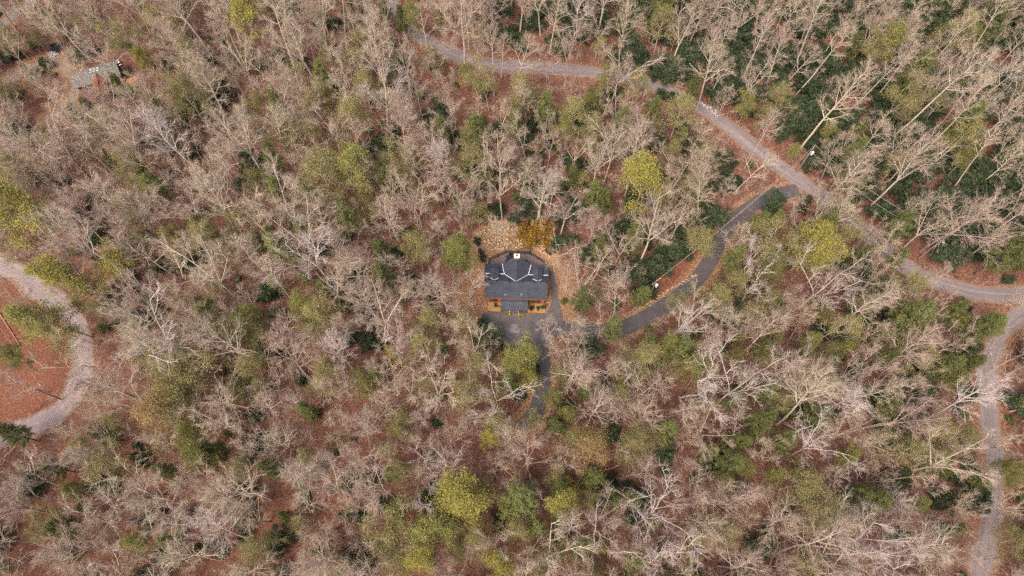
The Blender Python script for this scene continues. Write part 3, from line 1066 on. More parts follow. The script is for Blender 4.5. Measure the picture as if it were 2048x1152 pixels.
def hardwood(seed, H=24.0, cr=5.5, base=.42, limbs=12, vase=False, subs=6, fine=5, twigs=4, tw_r=.0125, tw_len=(.6, 1.4), r0=None, lean=.03, rmin=(.05, .035, .021), crook=.6):
    P = dict(step=[1.6, 1.0, .9, .8], tip=[.16, .3, .4, .5])
    K = Skel(seed)
    r = K.r
    r0 = r0 or .0105 * H
    starts = []
    if vase:
        pts, dirs, rad = K.branch(np.zeros(3), unit(np.array([r.normal(0, lean), r.normal(0, lean), 1])), H * base, r0, 0, .03, 0, dict(P, tip=[.72, 0, 0, 0]))
        k = int(r.integers(3, 6))
        a0 = r.uniform(0, 6.28)
        for i in range(k):
            d = K.side(np.array([0, 0, 1.]), R(r.uniform(12, 36)), a0 + i * 6.28 / k + r.normal(0, .3))
            L = H * (1 - base) * r.uniform(.8, 1.05)
            p2, d2, ra2 = K.branch(pts[-1], d, L, r0 * .55, 0, .07 * crook, .02, P)
            m = max(3, limbs // k + 1)
            for j in range(m):
                starts.append((p2, d2, ra2, (j + r.uniform(.3, 1)) / m * .85 + .1, r.uniform(0, 6.28), R(r.uniform(24, 50)), cr * r.uniform(.5, .95)))
    else:
        pts, dirs, rad = K.branch(np.zeros(3), unit(np.array([r.normal(0, lean), r.normal(0, lean), 1])), H * .96, r0, 0, .035, .02, P)
        a0 = r.uniform(0, 6.28)
        for i in range(limbs):
            t = base + (.97 - base) * ((i + r.uniform(0, .8)) / limbs)
            w = (t - base) / (1 - base)
            starts.append((pts, dirs, rad, t, a0 + i * 2.4 + r.normal(0, .35), R(62 - 38 * w + r.normal(0, 8)), cr * (1.25 - .7 * w) * r.uniform(.75, 1.2)))
    for (pt, di, ra, t, az, ang, L) in starts:
        p, d, rr = K.along(pt, di, ra, t)
        d1 = K.side(d, ang, az)
        P1 = K.branch(p, d1, L, max(rmin[0], rr * .62), 1, .085 * crook, .045, P)
        for j in range(subs):
            t2 = r.uniform(.15, .95)
            p2, dd, r2 = K.along(*P1, t2)
            L2 = L * r.uniform(.38, .66) * (1.15 - .55 * t2)
            P2 = K.branch(p2, K.side(dd, R(r.uniform(20, 48)), r.uniform(0, 6.28)), L2, max(rmin[1], r2 * .66), 2, .11 * crook, .04, P)
            for k in range(fine):
                t3 = r.uniform(.15, 1.0)
                p3, d3, r3 = K.along(*P2, t3)
                L3 = max(.6, L2 * r.uniform(.4, .7))
                P3 = K.branch(p3, K.side(d3, R(r.uniform(18, 45)), r.uniform(0, 6.28)), L3, max(rmin[2], r3 * .66), 3, .12 * crook, .04, P)
                for q in range(twigs):
                    p4, d4, r4 = K.along(*P3, r.uniform(.1, 1.0))
                    d5 = K.side(d4, R(r.uniform(12, 42)), r.uniform(0, 6.28))
                    d5 = unit(d5 + [0, 0, .1])
                    e = p4 + d5 * r.uniform(*tw_len)
                    K.tw.append(np.concatenate([p4, e, [tw_r]]))
                    K.tips.append(e)
    return K


def make_tree_meshes(K, name, sides=7):
    tr = join([tubes(K.seg[0], sides)])
    a = join([tubes(K.seg[1], 5), tubes(K.seg[2], 3)])
    b_ = join([tubes(K.seg[3], 3), spikes(K.tw)])
    return tr, a, b_


def leaf_tris(C, r, size, flat=0.0, elong=1.8):
    """one small leaf-shaped triangle per centre, random tilt"""
    n = len(C)
    a = r.normal(0, 1, (n, 3))
    a[:, 2] *= (1 - flat)
    a /= np.linalg.norm(a, axis=1)[:, None]
    b_ = np.cross(a, r.normal(0, 1, (n, 3)))
    b_ /= np.linalg.norm(b_, axis=1)[:, None] + 1e-9
    s = size * r.uniform(.6, 1.35, (n, 1))
    V = np.stack([C - a * s * elong * .5 - b_ * s * .5, C - a * s * elong * .5 + b_ * s * .5, C + a * s * elong * .5], 1)
    return V.reshape(-1, 3), np.arange(3 * n).reshape(-1, 3)


def tint(me, bark_name):
    return me


TWIG = {'bark_pink': 'twig_rose', 'bark_tan': 'twig_tan', 'bark_pale': 'twig_grey', 'bark_brown': 'twig_rose', 'bark_rose': 'twig_rose', 'bark_dark': 'bark_dark'}


class Kind:
    """a tree form: trunk and crown meshes without materials baked in; materials make variants"""
    def __init__(self, name, trunk, limbs, twigs, H, leaf_part=None):
        self.name, self.trunk, self.H = name, trunk, H
        self.crown = [limbs, twigs] + ([leaf_part] if leaf_part else [])
        self.cache = {}

    def mats(self, bark_mat, leaf_mat):
        return [bark_mat, TWIG[bark_mat]] + ([leaf_mat] if len(self.crown) > 2 else [])

    def meshes(self, bark_mat, leaf_mat=None):
        key = (bark_mat, leaf_mat)
        if key not in self.cache:
            V, F = join(self.crown)
            mi = np.concatenate([np.full(len(c[1]), i) for i, c in enumerate(self.crown)])
            self.cache[key] = (np_mesh('trunk', *self.trunk, [bark_mat]), np_mesh('crown', V, F, self.mats(bark_mat, leaf_mat), mi))
        return self.cache[key]

    def joined(self, name, bark_mat, leaf_mat=None):
        parts = [self.trunk] + self.crown
        V, F = join(parts)
        mi = np.concatenate([np.full(len(c[1]), max(0, i - 1)) for i, c in enumerate(parts)])
        return np_mesh(name, V, F, self.mats(bark_mat, leaf_mat), mi)


def K_hard(seed, **kw):
    k = hardwood(seed, **kw)
    return Kind('hard', *make_tree_meshes(k, 'x'), kw.get('H', 22.0))


SPREAD = [K_hard(11 + i, H=18 + i, cr=3.7, base=.45, limbs=15, vase=True, subs=5, fine=4) for i in range(6)]
UPRIGHT = [K_hard(31 + i, H=20 + i, cr=3.7, base=.40, limbs=20, subs=5, fine=4) for i in range(6)]
BROAD = [K_hard(51 + i, H=16 + i, cr=4.6, base=.38, limbs=17, subs=5, fine=4) for i in range(5)]
GNARLED = [K_hard(61 + i, H=19 + i, cr=4.9, base=.36, limbs=14, vase=True, subs=5, fine=4, twigs=3, tw_r=.014, r0=.21, rmin=(.052, .036, .022), crook=1.4) for i in range(3)]
POLE = [K_hard(71 + i, H=23 + 2 * i, cr=2.8, base=.62, limbs=12, subs=4, fine=4, r0=.2) for i in range(3)]
SMALL = [K_hard(81 + i, H=14 + i, cr=3.8, base=.33, limbs=11, subs=5, fine=4, twigs=4, vase=(i % 2 == 0), tw_r=.014, rmin=(.04, .028, .02)) for i in range(4)]
SAPLING = [K_hard(91 + i, H=6 + i, cr=2.0, base=.2, limbs=9, subs=4, fine=3, twigs=4, tw_r=.011, tw_len=(.4, 1.0), r0=.05, rmin=(.022, .017, .013)) for i in range(3)]


def K_leafy(seed, H, cr, per=3, size=.26, spread=.28, keep=1.0, **kw):
    a = dict(H=H, cr=cr, base=.36, limbs=11, subs=5, fine=4, twigs=5, tw_r=.012, rmin=(.035, .024, .016), tw_len=(.5, 1.1))
    a.update(kw)
    k = hardwood(seed, **a)
    t, c, tw = make_tree_meshes(k, 'x')
    tips = np.array(k.tips)
    r = np.random.default_rng(seed + 500)
    tips = tips[r.random(len(tips)) < keep]
    C = np.repeat(tips, per, 0)
    C = C + r.normal(0, spread, C.shape)
    return Kind('leafy', t, c, tw, H, leaf_tris(C, r, size))


LEAFY = [K_leafy(111 + i, 15 + i, 3.4, per=10, size=.13, spread=.36) for i in range(4)]
HAZY = [K_leafy(121 + i, 13 + i, 3.4, per=5, size=.115, spread=.38, vase=(i == 1), twigs=7) for i in range(4)]


def K_pine(seed, H=17.0, cr=3.2, base=.35, tri=.11):
    r = np.random.default_rng(seed)
    K = Skel(seed)
    P = dict(step=[1.5, .9, .7, .5], tip=[.1, .2, .3, .4])
    pts, dirs, rad = K.branch(np.zeros(3), np.array([0, 0, 1.]), H, .012 * H, 0, .02, .01, P)
    C = []
    z = base
    while z < .985:
        w = (z - base) / (1 - base)
        L = cr * (1 - w) ** .65 * (.45 + .55 * min(1, (w + .08) * 4)) + .35
        n = int(r.integers(5, 8))
        a0 = r.uniform(0, 6.28)
        for i in range(n):
            p, d, rr = K.along(pts, dirs, rad, z)
            Li = L * r.uniform(.65, 1.15)
            d1 = K.side(d, R(r.uniform(68, 92) - 30 * w), a0 + i * 6.28 / n + r.normal(0, .25))
            B = K.branch(p, d1, Li, .035, 1, .06, .05, P)
            for j in range(int(4 + Li * 3)):
                q, dd, _ = K.along(*B, r.uniform(.25, 1))
                d2 = K.side(dd, R(r.uniform(25, 65)), r.uniform(0, 6.28))
                l2 = r.uniform(.3, .8)
                K.tw.append(np.concatenate([q, q + d2 * l2, [.014]]))
                m = 16
                C.append(q + d2 * l2 * r.uniform(.3, 1.1, (m, 1)) + r.normal(0, .14, (m, 3)))
        z += .045 + .02 * r.random()
    C = np.concatenate(C)
    t = tubes(K.seg[0], 7)
    return Kind('pine', t, tubes(K.seg[1], 3), spikes(K.tw), H, leaf_tris(C, r, tri, .2, 3.0))


PINE = [K_pine(131, 17, 3.4), K_pine(132, 15, 3.0), K_pine(133, 19, 3.7, .42)]


def K_shrub(seed, H=3.2, rad_=1.7, stems=5, n=3200, size=.17):
    """many-stemmed evergreen: lumps of leaves at the ends of crooked stems"""
    r = np.random.default_rng(seed)
    K = Skel(seed)
    P = dict(step=[.5, .5, .5, .5], tip=[.4, .4, .4, .4])
    cl = []
    for i in range(stems):
        d = K.side(np.array([0, 0, 1.]), R(r.uniform(5, 38)), i * 6.28 / stems + r.normal(0, .4))
        B = K.branch(np.array([r.normal(0, .15), r.normal(0, .15), 0]), d, H * r.uniform(.6, .9), .05, 0, .12, .02, P)
        for j in range(5):
            q, dd, _ = K.along(*B, r.uniform(.35, 1))
            d2 = K.side(dd, R(r.uniform(30, 80)), r.uniform(0, 6.28))
            e = q + d2 * rad_ * r.uniform(.25, .75)
            e[2] = max(e[2], .35)
            K.tw.append(np.concatenate([q, e, [.03]]))
            cl.append((e, r.uniform(.32, .62) * rad_ / 1.7))
    C = []
    per = n // len(cl)
    for e, s in cl:
        v = r.normal(0, 1, (per, 3))
        v /= np.linalg.norm(v, axis=1)[:, None]
        v *= s * r.uniform(.55, 1.1, (per, 1)) * [1.15, 1.15, .8]
        C.append(e + v)
    C = np.concatenate(C)
    C[:, 2] = np.abs(C[:, 2]) + .05
    return Kind('shrub', tubes(K.seg[0], 5), tubes(K.seg[0][-1:], 3), spikes(K.tw), H, leaf_tris(C, r, size, .25, 1.9))


SHRUB = [K_shrub(141, 3.4, 1.9, 6), K_shrub(142, 2.6, 1.6, 5, 2600), K_shrub(143, 4.6, 2.1, 6, 4200)]
TUFT = [K_shrub(151, 1.1, .62, 4, 900, .11), K_shrub(152, .9, .5, 4, 800, .09)]

# ------------------------------------------------------------------ names of places, for labels
MARKS = [
    ('the charcoal-roofed house', at(1032, 570, 0), 17), ('the stony yard', on_ground(1020, 468), 9),
    ('the parking lot', on_ground(1050, 665), 11), ("the driveway spur's end", on_ground(1080, 800), 10),
    ('the red driveway bank', on_ground(1345, 555), 9), ('the driveway curve', on_ground(1440, 485), 9), ('the driveway mouth', on_ground(1575, 392), 11),
    ('the driveway near the house', on_ground(1240, 655), 9),
    ('the rust-red clearing', on_ground(50, 690), 14), ('the gravel hairpin bend', on_ground(160, 690), 12),
    ('the road above the clearing', on_ground(30, 540), 12), ('the road below the clearing', on_ground(60, 855), 13),
    ('the grey-roofed cabin', at(196, 158, 0), 13), ("the cabin's tan lane", on_ground(90, 225), 10), ("the cabin's rock pile", on_ground(107, 104), 9),
    ('the white rock heap', on_ground(1420, 220), 11), ('the roadside utility pole', on_ground(1592, 345), 10),
    ('the road fork', on_ground(2030, 605), 13), ('the forest trail', on_ground(1870, 150), 12), ('the lower forest trail', on_ground(1970, 270), 11),
    ('the long gravel road', on_ground(1100, 138), 11), ("the long road's upper end", on_ground(830, 55), 13),
    ('the bare-topped pole', on_ground(1800, 500), 12), ('the straight gravel road', on_ground(1980, 800), 13), ("the straight road's end", on_ground(1980, 1040), 14),
]
MP = np.array([m[1] for m in MARKS])
BIG = [0, 2, 5, 8, 9, 12, 15, 17, 18, 20, 21, 22, 23, 24, 3, 6]


def place(x, y):
    d = np.hypot(MP[:, 0] - x, MP[:, 1] - y)
    q = d / np.array([m[2] for m in MARKS])
    i = int(np.argmin(q))
    if q[i] < 1:
        return 'beside ' + MARKS[i][0]
    o = sorted(BIG, key=lambda k: d[k])
    return 'between %s and %s' % (MARKS[o[0]][0], MARKS[o[1]][0])


USED = {}
NEAR = []        # (x, y, what) of the green trees, as neighbours to name


def which(desc, x, y, own=None):
    """the first wording that no other thing carries yet, else the plain one"""
    d = np.hypot(MP[:, 0] - x, MP[:, 1] - y)
    o = np.argsort(d)
    big_ = sorted(BIG, key=lambda k: d[k])
    tries = [desc + ' ' + place(x, y)]
    nb = sorted((math.hypot(a - x, b_ - y), w) for a, b_, w in NEAR if own != (a, b_))
    for dd, w in nb[:3]:
        if dd < 10:
            for k in o[:2]:
                tries.append('%s next to %s near %s' % (desc, w, MARKS[k][0]))
    for i in range(3):
        for j in range(i + 1, 4):
            tries.append('%s between %s and %s' % (desc, MARKS[o[i]][0], MARKS[o[j]][0]))
    tries = [t for t in tries if len(t.split()) <= 16] or [desc + ' near ' + MARKS[o[0]][0]]
    for t in tries:
        if t not in USED:
            USED[t] = 1
            return t
    return tries[0]


def plant(name, kind, bark_mat, leaf_mat, x, y, scale, label, cat, group, sxy=1.0, tilt=0.03, flip=None, sink=.1):
    t, c = kind.meshes(bark_mat, leaf_mat)
    e = empty(name, (x, y, hz(x, y) - sink))
    e.rotation_euler = (rng.normal(0, tilt), rng.normal(0, tilt), rng.uniform(0, 6.283))
    e.scale = (scale * sxy, scale * sxy, scale)
    tag(e, label, cat, group)
    link('trunk' if name.endswith('tree') else 'stem', t, e)
    link('crown' if name.endswith('tree') else 'foliage', c, e)
    return e


# ------------------------------------------------------------------ green trees where the photograph shows them
# (x, y of the crown in the photograph, crown radius in its pixels, look)
GREEN = [
    (480, 28, 32, 'Y'), (290, 118, 17, 'Y'), (28, 435, 48, 'Y'), (138, 562, 40, 'Y'), (240, 535, 28, 'Y'), (188, 582, 28, 'H'), (100, 628, 44, 'L'), (128, 655, 30, 'H'),
    (15, 718, 26, 'L'), (495, 660, 36, 'L'), (480, 672, 22, 'L'), (600, 617, 26, 'L'), (650, 635, 36, 'H'), (568, 500, 34, 'P'), (655, 372, 48, 'H'), (690, 350, 40, 'L'), (720, 330, 28, 'L'),
    (795, 345, 28, 'H'), (940, 325, 32, 'H'), (1295, 353, 40, 'Y'), (765, 292, 24, 'D'), (735, 295, 18, 'D'), (915, 490, 36, 'L'), (905, 510, 26, 'P'), (1628, 488, 42, 'Y'), (1572, 518, 40, 'H'), (1545, 520, 28, 'L'),
    (1514, 450, 22, 'P'), (1432, 586, 18, 'L'), (1464, 520, 20, 'P'), (1476, 556, 22, 'H'), (1350, 606, 20, 'H'), (1046, 716, 34, 'L'), (1030, 728, 26, 'L'), (1052, 758, 18, 'Y'), (1070, 765, 12, 'L'),
    (340, 735, 46, 'H'), (385, 720, 44, 'H'), (330, 820, 46, 'B'), (360, 800, 34, 'H'), (395, 872, 34, 'L'), (388, 900, 36, 'L'), (425, 905, 28, 'P'), (465, 945, 24, 'H'), (148, 980, 18, 'L'), (195, 940, 32, 'H'),
    (285, 1080, 26, 'L'), (345, 1075, 20, 'P'), (325, 940, 20, 'P'), (930, 980, 46, 'Y'), (945, 1010, 34, 'Y'), (905, 1015, 24, 'Y'), (860, 1055, 44, 'L'), (780, 1065, 44, 'H'), (805, 1010, 24, 'L'), (820, 1125, 30, 'Y'),
    (1010, 1135, 28, 'Y'), (1035, 1020, 40, 'P'), (1030, 1065, 26, 'H'), (1135, 995, 30, 'Y'), (1165, 1000, 20, 'H'), (1135, 835, 20, 'L'), (1140, 885, 26, 'H'), (1190, 900, 36, 'B'), (1272, 882, 34, 'H'), (1330, 872, 20, 'P'),
    (1508, 852, 28, 'P'), (1410, 905, 22, 'P'), (1450, 928, 24, 'P'), (1487, 945, 16, 'L'), (1440, 962, 18, 'H'), (1448, 890, 18, 'P'), (1620, 838, 28, 'P'), (1565, 880, 28, 'P'), (1600, 965, 36, 'H'), (1635, 995, 42, 'H'),
    (1740, 1000, 34, 'P'), (1715, 975, 22, 'P'), (1832, 625, 42, 'P'), (1965, 652, 34, 'P'), (1995, 660, 22, 'L'), (1900, 735, 24, 'P'), (1922, 766, 18, 'L'), (2030, 950, 28, 'L'), (1770, 85, 30, 'L'), (1750, 110, 22, 'H'),
    (1962, 50, 34, 'P'), (1915, 75, 28, 'H'), (1820, 165, 38, 'P'), (1795, 195, 34, 'H'), (1935, 265, 34, 'P'), (1900, 290, 26, 'H'), (1580, 307, 11, 'L'), (1800, 455, 24, 'P'), (2015, 505, 40, 'P'), (1822, 335, 30, 'D'), (1825, 425, 18, 'D'),
    (1690, 360, 20, 'H'), (1330, 8, 24, 'P'), (380, 200, 34, 'H'), (375, 215, 22, 'P'), (255, 75, 28, 'H'), (1285, 720, 32, 'H'), (1300, 690, 22, 'P'), (1225, 668, 20, 'P'), (1260, 740, 26, 'H'), (1232, 788, 22, 'H'),
    (1530, 785, 22, 'P'), (1550, 670, 18, 'L'), (1685, 690, 16, 'L'), (1650, 695, 16, 'H'), (788, 715, 14, 'Y'), (910, 765, 11, 'L'), (980, 885, 17, 'Y'), (1385, 485, 22, 'D'), (1350, 505, 24, 'D'), (1312, 525, 24, 'D'), (1430, 432, 26, 'D'),
    (1410, 462, 18, 'D'), (1305, 575, 7, 'T'), (820, 35, 20, 'L'), (975, 165, 24, 'H'), (1310, 215, 16, 'P'), (1145, 345, 16, 'P'), (1410, 310, 24, 'H'), (1070, 470, 24, 'G'), (1050, 465, 16, 'G'), (540, 590, 28, 'D'), (690, 585, 30, 'D'),
    (510, 780, 26, 'D'), (505, 830, 20, 'D'), (500, 895, 22, 'D'), (545, 935, 20, 'P'), (425, 610, 24, 'H'), (415, 650, 20, 'P'), (440, 660, 20, 'H'), (290, 700, 24, 'H'), (85, 1040, 26, 'H'), (600, 980, 14, 'P'), (565, 1030, 14, 'P'),
    (625, 905, 20, 'H'), (1215, 965, 20, 'D'), (1215, 980, 18, 'P'), (1120, 1030, 22, 'P'), (1230, 1015, 16, 'P'), (1295, 1050, 18, 'P'), (1160, 1100, 22, 'P'), (1000, 1050, 18, 'D'), (1480, 640, 18, 'D'), (1710, 470, 18, 'H'),
    (1660, 450, 22, 'P'), (1535, 600, 22, 'H'), (1520, 720, 22, 'H'), (1350, 725, 22, 'H'), (1445, 700, 16, 'D'), (1840, 760, 24, 'D'), (1830, 830, 18, 'D'), (1410, 740, 26, 'H'), (1730, 640, 26, 'D'),
    (2020, 1085, 26, 'H'), (2020, 230, 20, 'D'), (1960, 390, 22, 'D'), (1390, 180, 16, 'P'), (1210, 150, 18, 'L'), (930, 145, 14, 'L'), (1060, 840, 16, 'H'), (1310, 560, 10, 'T'), (520, 1110, 30, 'H'), (620, 820, 18, 'P'),
    (585, 275, 22, 'H'), (545, 330, 18, 'P'), (420, 470, 26, 'H'), (340, 470, 18, 'H'), (320, 385, 20, 'P'), (700, 240, 30, 'H'), (640, 160, 24, 'P'), (515, 110, 20, 'D'), (790, 120, 20, 'D'), (880, 260, 22, 'P'), (880, 230, 20, 'D'),
    (960, 255, 22, 'P'), (1030, 250, 20, 'P'), (1100, 210, 20, 'P'), (1060, 180, 16, 'D'), (1175, 290, 18, 'H'), (1240, 240, 18, 'P'), (1345, 300, 20, 'H'), (1205, 400, 22, 'P'), (1130, 430, 18, 'D'), (1240, 470, 26, 'D'),
    (1200, 500, 20, 'P'), (1170, 600, 22, 'P'), (870, 640, 26, 'H'), (850, 560, 18, 'D'), (790, 560, 24, 'P'), (760, 500, 22, 'P'), (820, 470, 20, 'D'), (700, 450, 22, 'P'), (740, 690, 20, 'D'), (880, 700, 18, 'P'), (950, 730, 26, 'H'),
]
_g = np.random.default_rng(23)
for _k in range(90):
    GREEN.append((float(_g.uniform(1000, 1940) if _k % 3 else _g.uniform(150, 1000)), float(_g.uniform(180, 1120)), float(_g.uniform(12, 22)), 'HLPHPL'[_k % 6]))
GREEN = [g for i, g in enumerate(GREEN) if not (i >= len(GREEN) - 90 and ((955 < g[0] < 1135 and 440 < g[1] < 720) or min(dist_line(np.array([(g[0], g[1])]), spline(ROAD_PX[k], 4))[0] for k in ('drive', 'ridge', 'east', 'hairpin')) < 42))]
LOOK = {
    'Y': (LEAFY, 'bark_brown', 'leaf_yellow', 'leafing_tree', 'bright yellow-leaved budding tree', 'tree', 3.9),
    'L': (LEAFY, 'bark_brown', 'leaf_lime', 'leafing_tree', 'fresh yellow-green leafing tree', 'tree', 3.9),
    'H': (HAZY, 'bark_tan', 'leaf_olive', 'budding_tree', 'thin-leaved hazy olive tree', 'tree', 3.9),
    'B': (HAZY, 'bark_tan', 'leaf_bronze', 'budding_tree', 'thin-leaved bronze-tan tree', 'tree', 3.9),
    'P': (PINE, 'bark_dark', 'leaf_pine', 'pine_tree', 'soft green needled pine', 'tree', 3.3),
    'D': (SHRUB, 'bark_dark', 'leaf_dark', 'evergreen_shrub', 'dark glossy evergreen thicket', 'shrub', 2.0),
    'T': (TUFT, 'bark_dark', 'leaf_dark', 'evergreen_shrub', 'small dark rounded bush', 'shrub', .75),
    'G': (SHRUB, 'bark_brown', 'leaf_gold', 'golden_shrub', 'golden-orange spreading shrub', 'shrub', 2.0),
}
taken = []       # (x, y, clearance) of every planted thing
for i, (px, py, rp, lk) in enumerate(GREEN):
    kinds, bk, lf, nm, desc, cat, cr0 = LOOK[lk]
    kd = kinds[i % len(kinds)]
    zc = kd.H * (.72 if lk in 'YLHB' else .62 if lk == 'P' else .5)
    rp_ = rp * (1.2 if lk in 'YHB' else 1.06)
    sc = rp_ / 10.3 / cr0
    for _ in range(3):
        x, y = at(px, py, zc * sc)
        dep = y * math.sin(TILT) + (CAM_H - zc * sc) * math.cos(TILT)
        sc = rp_ * dep / FOC / cr0
        hs = sc ** .55 if cat == 'tree' else sc      # small crowns still sit on fairly tall stems
        if cat == 'tree':
            x, y = at(px, py, zc * hs)
    size = 'large ' if rp >= 36 else 'small ' if rp <= 20 and lk != 'T' else ''
    grp = {'tree': 'green and yellow trees among the bare woods', 'shrub': 'evergreen and golden shrubs'}[cat]
    e = plant(nm, kd, bk, lf, x, y, hs, which(size + desc, x, y, (x, y)), cat, grp, sxy=sc / hs, tilt=.04)
    taken.append((x, y, 1.6))
    NEAR.append((x, y, {'Y': 'a yellow-leaved tree', 'L': 'a yellow-green tree', 'H': 'a hazy olive tree', 'B': 'a bronze tree', 'P': 'a green pine', 'D': 'a dark thicket', 'T': 'a dark bush', 'G': 'a golden shrub'}[lk]))

# shrubs in the beds and balls by the steps
for k, (x, y) in enumerate(((3.1, -3.2), (4.3, -3.3), (5.3, -3.2), (-3.8, -3.1))):
    q = hp(x, y)
    e = plant('evergreen_shrub', TUFT[k % 2], 'bark_dark', 'leaf_dark', q[0], q[1], .72, 'low dark shrub growing in the orange mulched bed with %s' % ('three shrubs' if k < 3 else 'one shrub'), 'shrub', 'shrubs in the mulched beds', sink=-.15)
for x in (-1.45, 1.1):
    q = hp(x, -4.75)
    plant('box_shrub', TUFT[1], 'bark_dark', 'leaf_yellow', q[0], q[1], .9, 'round yellow-green ball shrub flanking the porch steps', 'shrub', 'ball shrubs at the steps', sink=-.08)
for k, (px, py, s) in enumerate(((957, 487, 1.3), (961, 505, 1.0), (962, 516, 1.4), (1095, 503, 1.2), (1060, 448, .9))):
    x, y = on_ground(px, py)
    plant('evergreen_shrub', TUFT[k % 2], 'bark_dark', 'leaf_dark', x, y, s, ['dark round bush at the far edge of the stony yard', 'tiny dark bush in the middle of three on the yard edge', 'dark bush by the deck corner at the yard edge', 'dark bush below the golden shrub in the yard', 'small dark bush above the golden shrub'][k], 'shrub', 'bushes round the stony yard')

# ------------------------------------------------------------------ woodland placement
P_ALL = []
LOT_C = LOT.mean(0)


def clear_of(Q, margin):
    ok = np.ones(len(Q), bool)
    for k, ln in ROADS.items():
        m = {'trail': .3, 'lane': .6, 'cross': .3}.get(k, .9)
        ok &= dist_line(Q, ln) > WIDTH[k] / 2 + m * margin
    for poly in (LOT, YARD):
        ok &= ~in_poly(Q, poly)
    ok &= ~in_poly(Q, BANK)
    ok &= ~((np.abs(Q[:, 0] - HOUSE[0]) < 7.6) & (Q[:, 1] - HOUSE[1] > -6.5) & (Q[:, 1] - HOUSE[1] < 10))
    c = at(196, 158, 3.0)
    ok &= np.hypot(Q[:, 0] - c[0], Q[:, 1] - c[1]) > 7.5
    return ok


GREEN_PX = np.array([(g[0], g[1], g[2]) for g in GREEN if g[3] in 'YLHBPG'], float)
RT = np.array([(1180, -60), (2110, -60), (2110, 560), (1900, 545), (1780, 470), (1560, 290), (1400, 180), (1200, 110), (1000, 90), (1000, -60)], float)
MIDG = np.array([(990, 230), (1200, 200), (1480, 330), (1440, 440), (1300, 560), (1130, 520), (1080, 420), (900, 420), (860, 300)], float)
LOW = np.array([(1500, 560), (1940, 600), (1950, 1080), (1600, 1000), (1420, 760)], float)
KEEP = [  # (polygon in the photograph that stays open to the sky, pad in pixels per metre of crown)
    np.array([(966, 498), (1098, 498), (1100, 625), (1070, 690), (985, 668), (962, 610)], float),
    np.array([(158, 128), (258, 128), (262, 172), (180, 190), (150, 170)], float),
]
VIS = {'drive': .9, 'hairpin': .65, 'ridge': .48, 'east': .85, 'spur': .5, 'lane': .5, 'cross': .5}
ROADPX = {k: np.array([project(x, y, hz(x, y)) for x, y in ROADS[k]]) for k in VIS}
ROADPX['drive'] = ROADPX['drive'][ROADPX['drive'][:, 0] > 1215]      # trees close over the link to the parking lot


def view_ok(x, y, h, cr, strict=1.0):
    """keep crowns from leaning over the parts of roads and house that the photograph shows open"""
    for z in (.55 * h, .8 * h):
        q = np.array([project(x, y, z)])
        pad = cr * 10.5
        for poly in KEEP:
            if poly is not KEEP[0] and rng.random() < .3:
                continue
            if in_poly(q, poly)[0]:
                return False
            if dist_line(q, np.vstack([poly, poly[:1]]))[0] < pad * .62 * strict:
                return False
        for k, s in VIS.items():
            if dist_line(q, ROADPX[k])[0] < (WIDTH[k] * 5 + pad * .55) * strict and rng.random() < s:
                return False
    c = np.array(project(x, y, .78 * h))
    if len(GREEN_PX) and (np.hypot(*(GREEN_PX[:, :2] - c).T) < (GREEN_PX[:, 2] * .75 + cr * 10.5 * .45)).any() and rng.random() < .85:
        return False
    q = np.array([(x, y)])
    if in_poly(q, CLEARING)[0] and rng.random() < .85:
        return False
    return True


def scatter(n_try, gap, old, margin, box=(-158, 158, -14, 150)):
    cell = gap
    grid = {}

    def key(p):
        return (int(math.floor(p[0] / cell)), int(math.floor(p[1] / cell)))
    for p in old:
        grid.setdefault(key(p), []).append(p)
    Q = np.column_stack([rng.uniform(box[0], box[1], n_try), rng.uniform(box[2], box[3], n_try)])
    Q = Q[clear_of(Q, margin)]
    out = []
    for p in Q:
        k = key(p)
        bad = False
        for i in (-1, 0, 1):
            for j in (-1, 0, 1):
                for q in grid.get((k[0] + i, k[1] + j), ()):
                    if (q[0] - p[0]) ** 2 + (q[1] - p[1]) ** 2 < gap * gap * (q[2] if len(q) > 2 else 1) ** 2:
                        bad = True
                        break
                if bad:
                    break
            if bad:
                break
        if not bad:
            t = (p[0], p[1])
            grid.setdefault(k, []).append(t)
            out.append(t)
    return out


def in_frame(x, y, h, pad=25):
    for z in (0, .5 * h, h):
        a, b_ = project(x, y, z)
        if -pad < a < 2048 + pad and -pad < b_ < 1152 + pad:
            return True
    return False


HUES = [('bark_pink', 'pinkish-grey'), ('bark_tan', 'tan-grey'), ('bark_pale', 'whitish'), ('bark_brown', 'brown')]
FORMS = [(SPREAD, 'forked vase-shaped', 5.2), (UPRIGHT, 'tall straight-stemmed', 4.2), (BROAD, 'wide-crowned', 5.0), (GNARLED, 'heavy-limbed crooked', 5.6), (POLE, 'slim long-trunked', 2.7)]

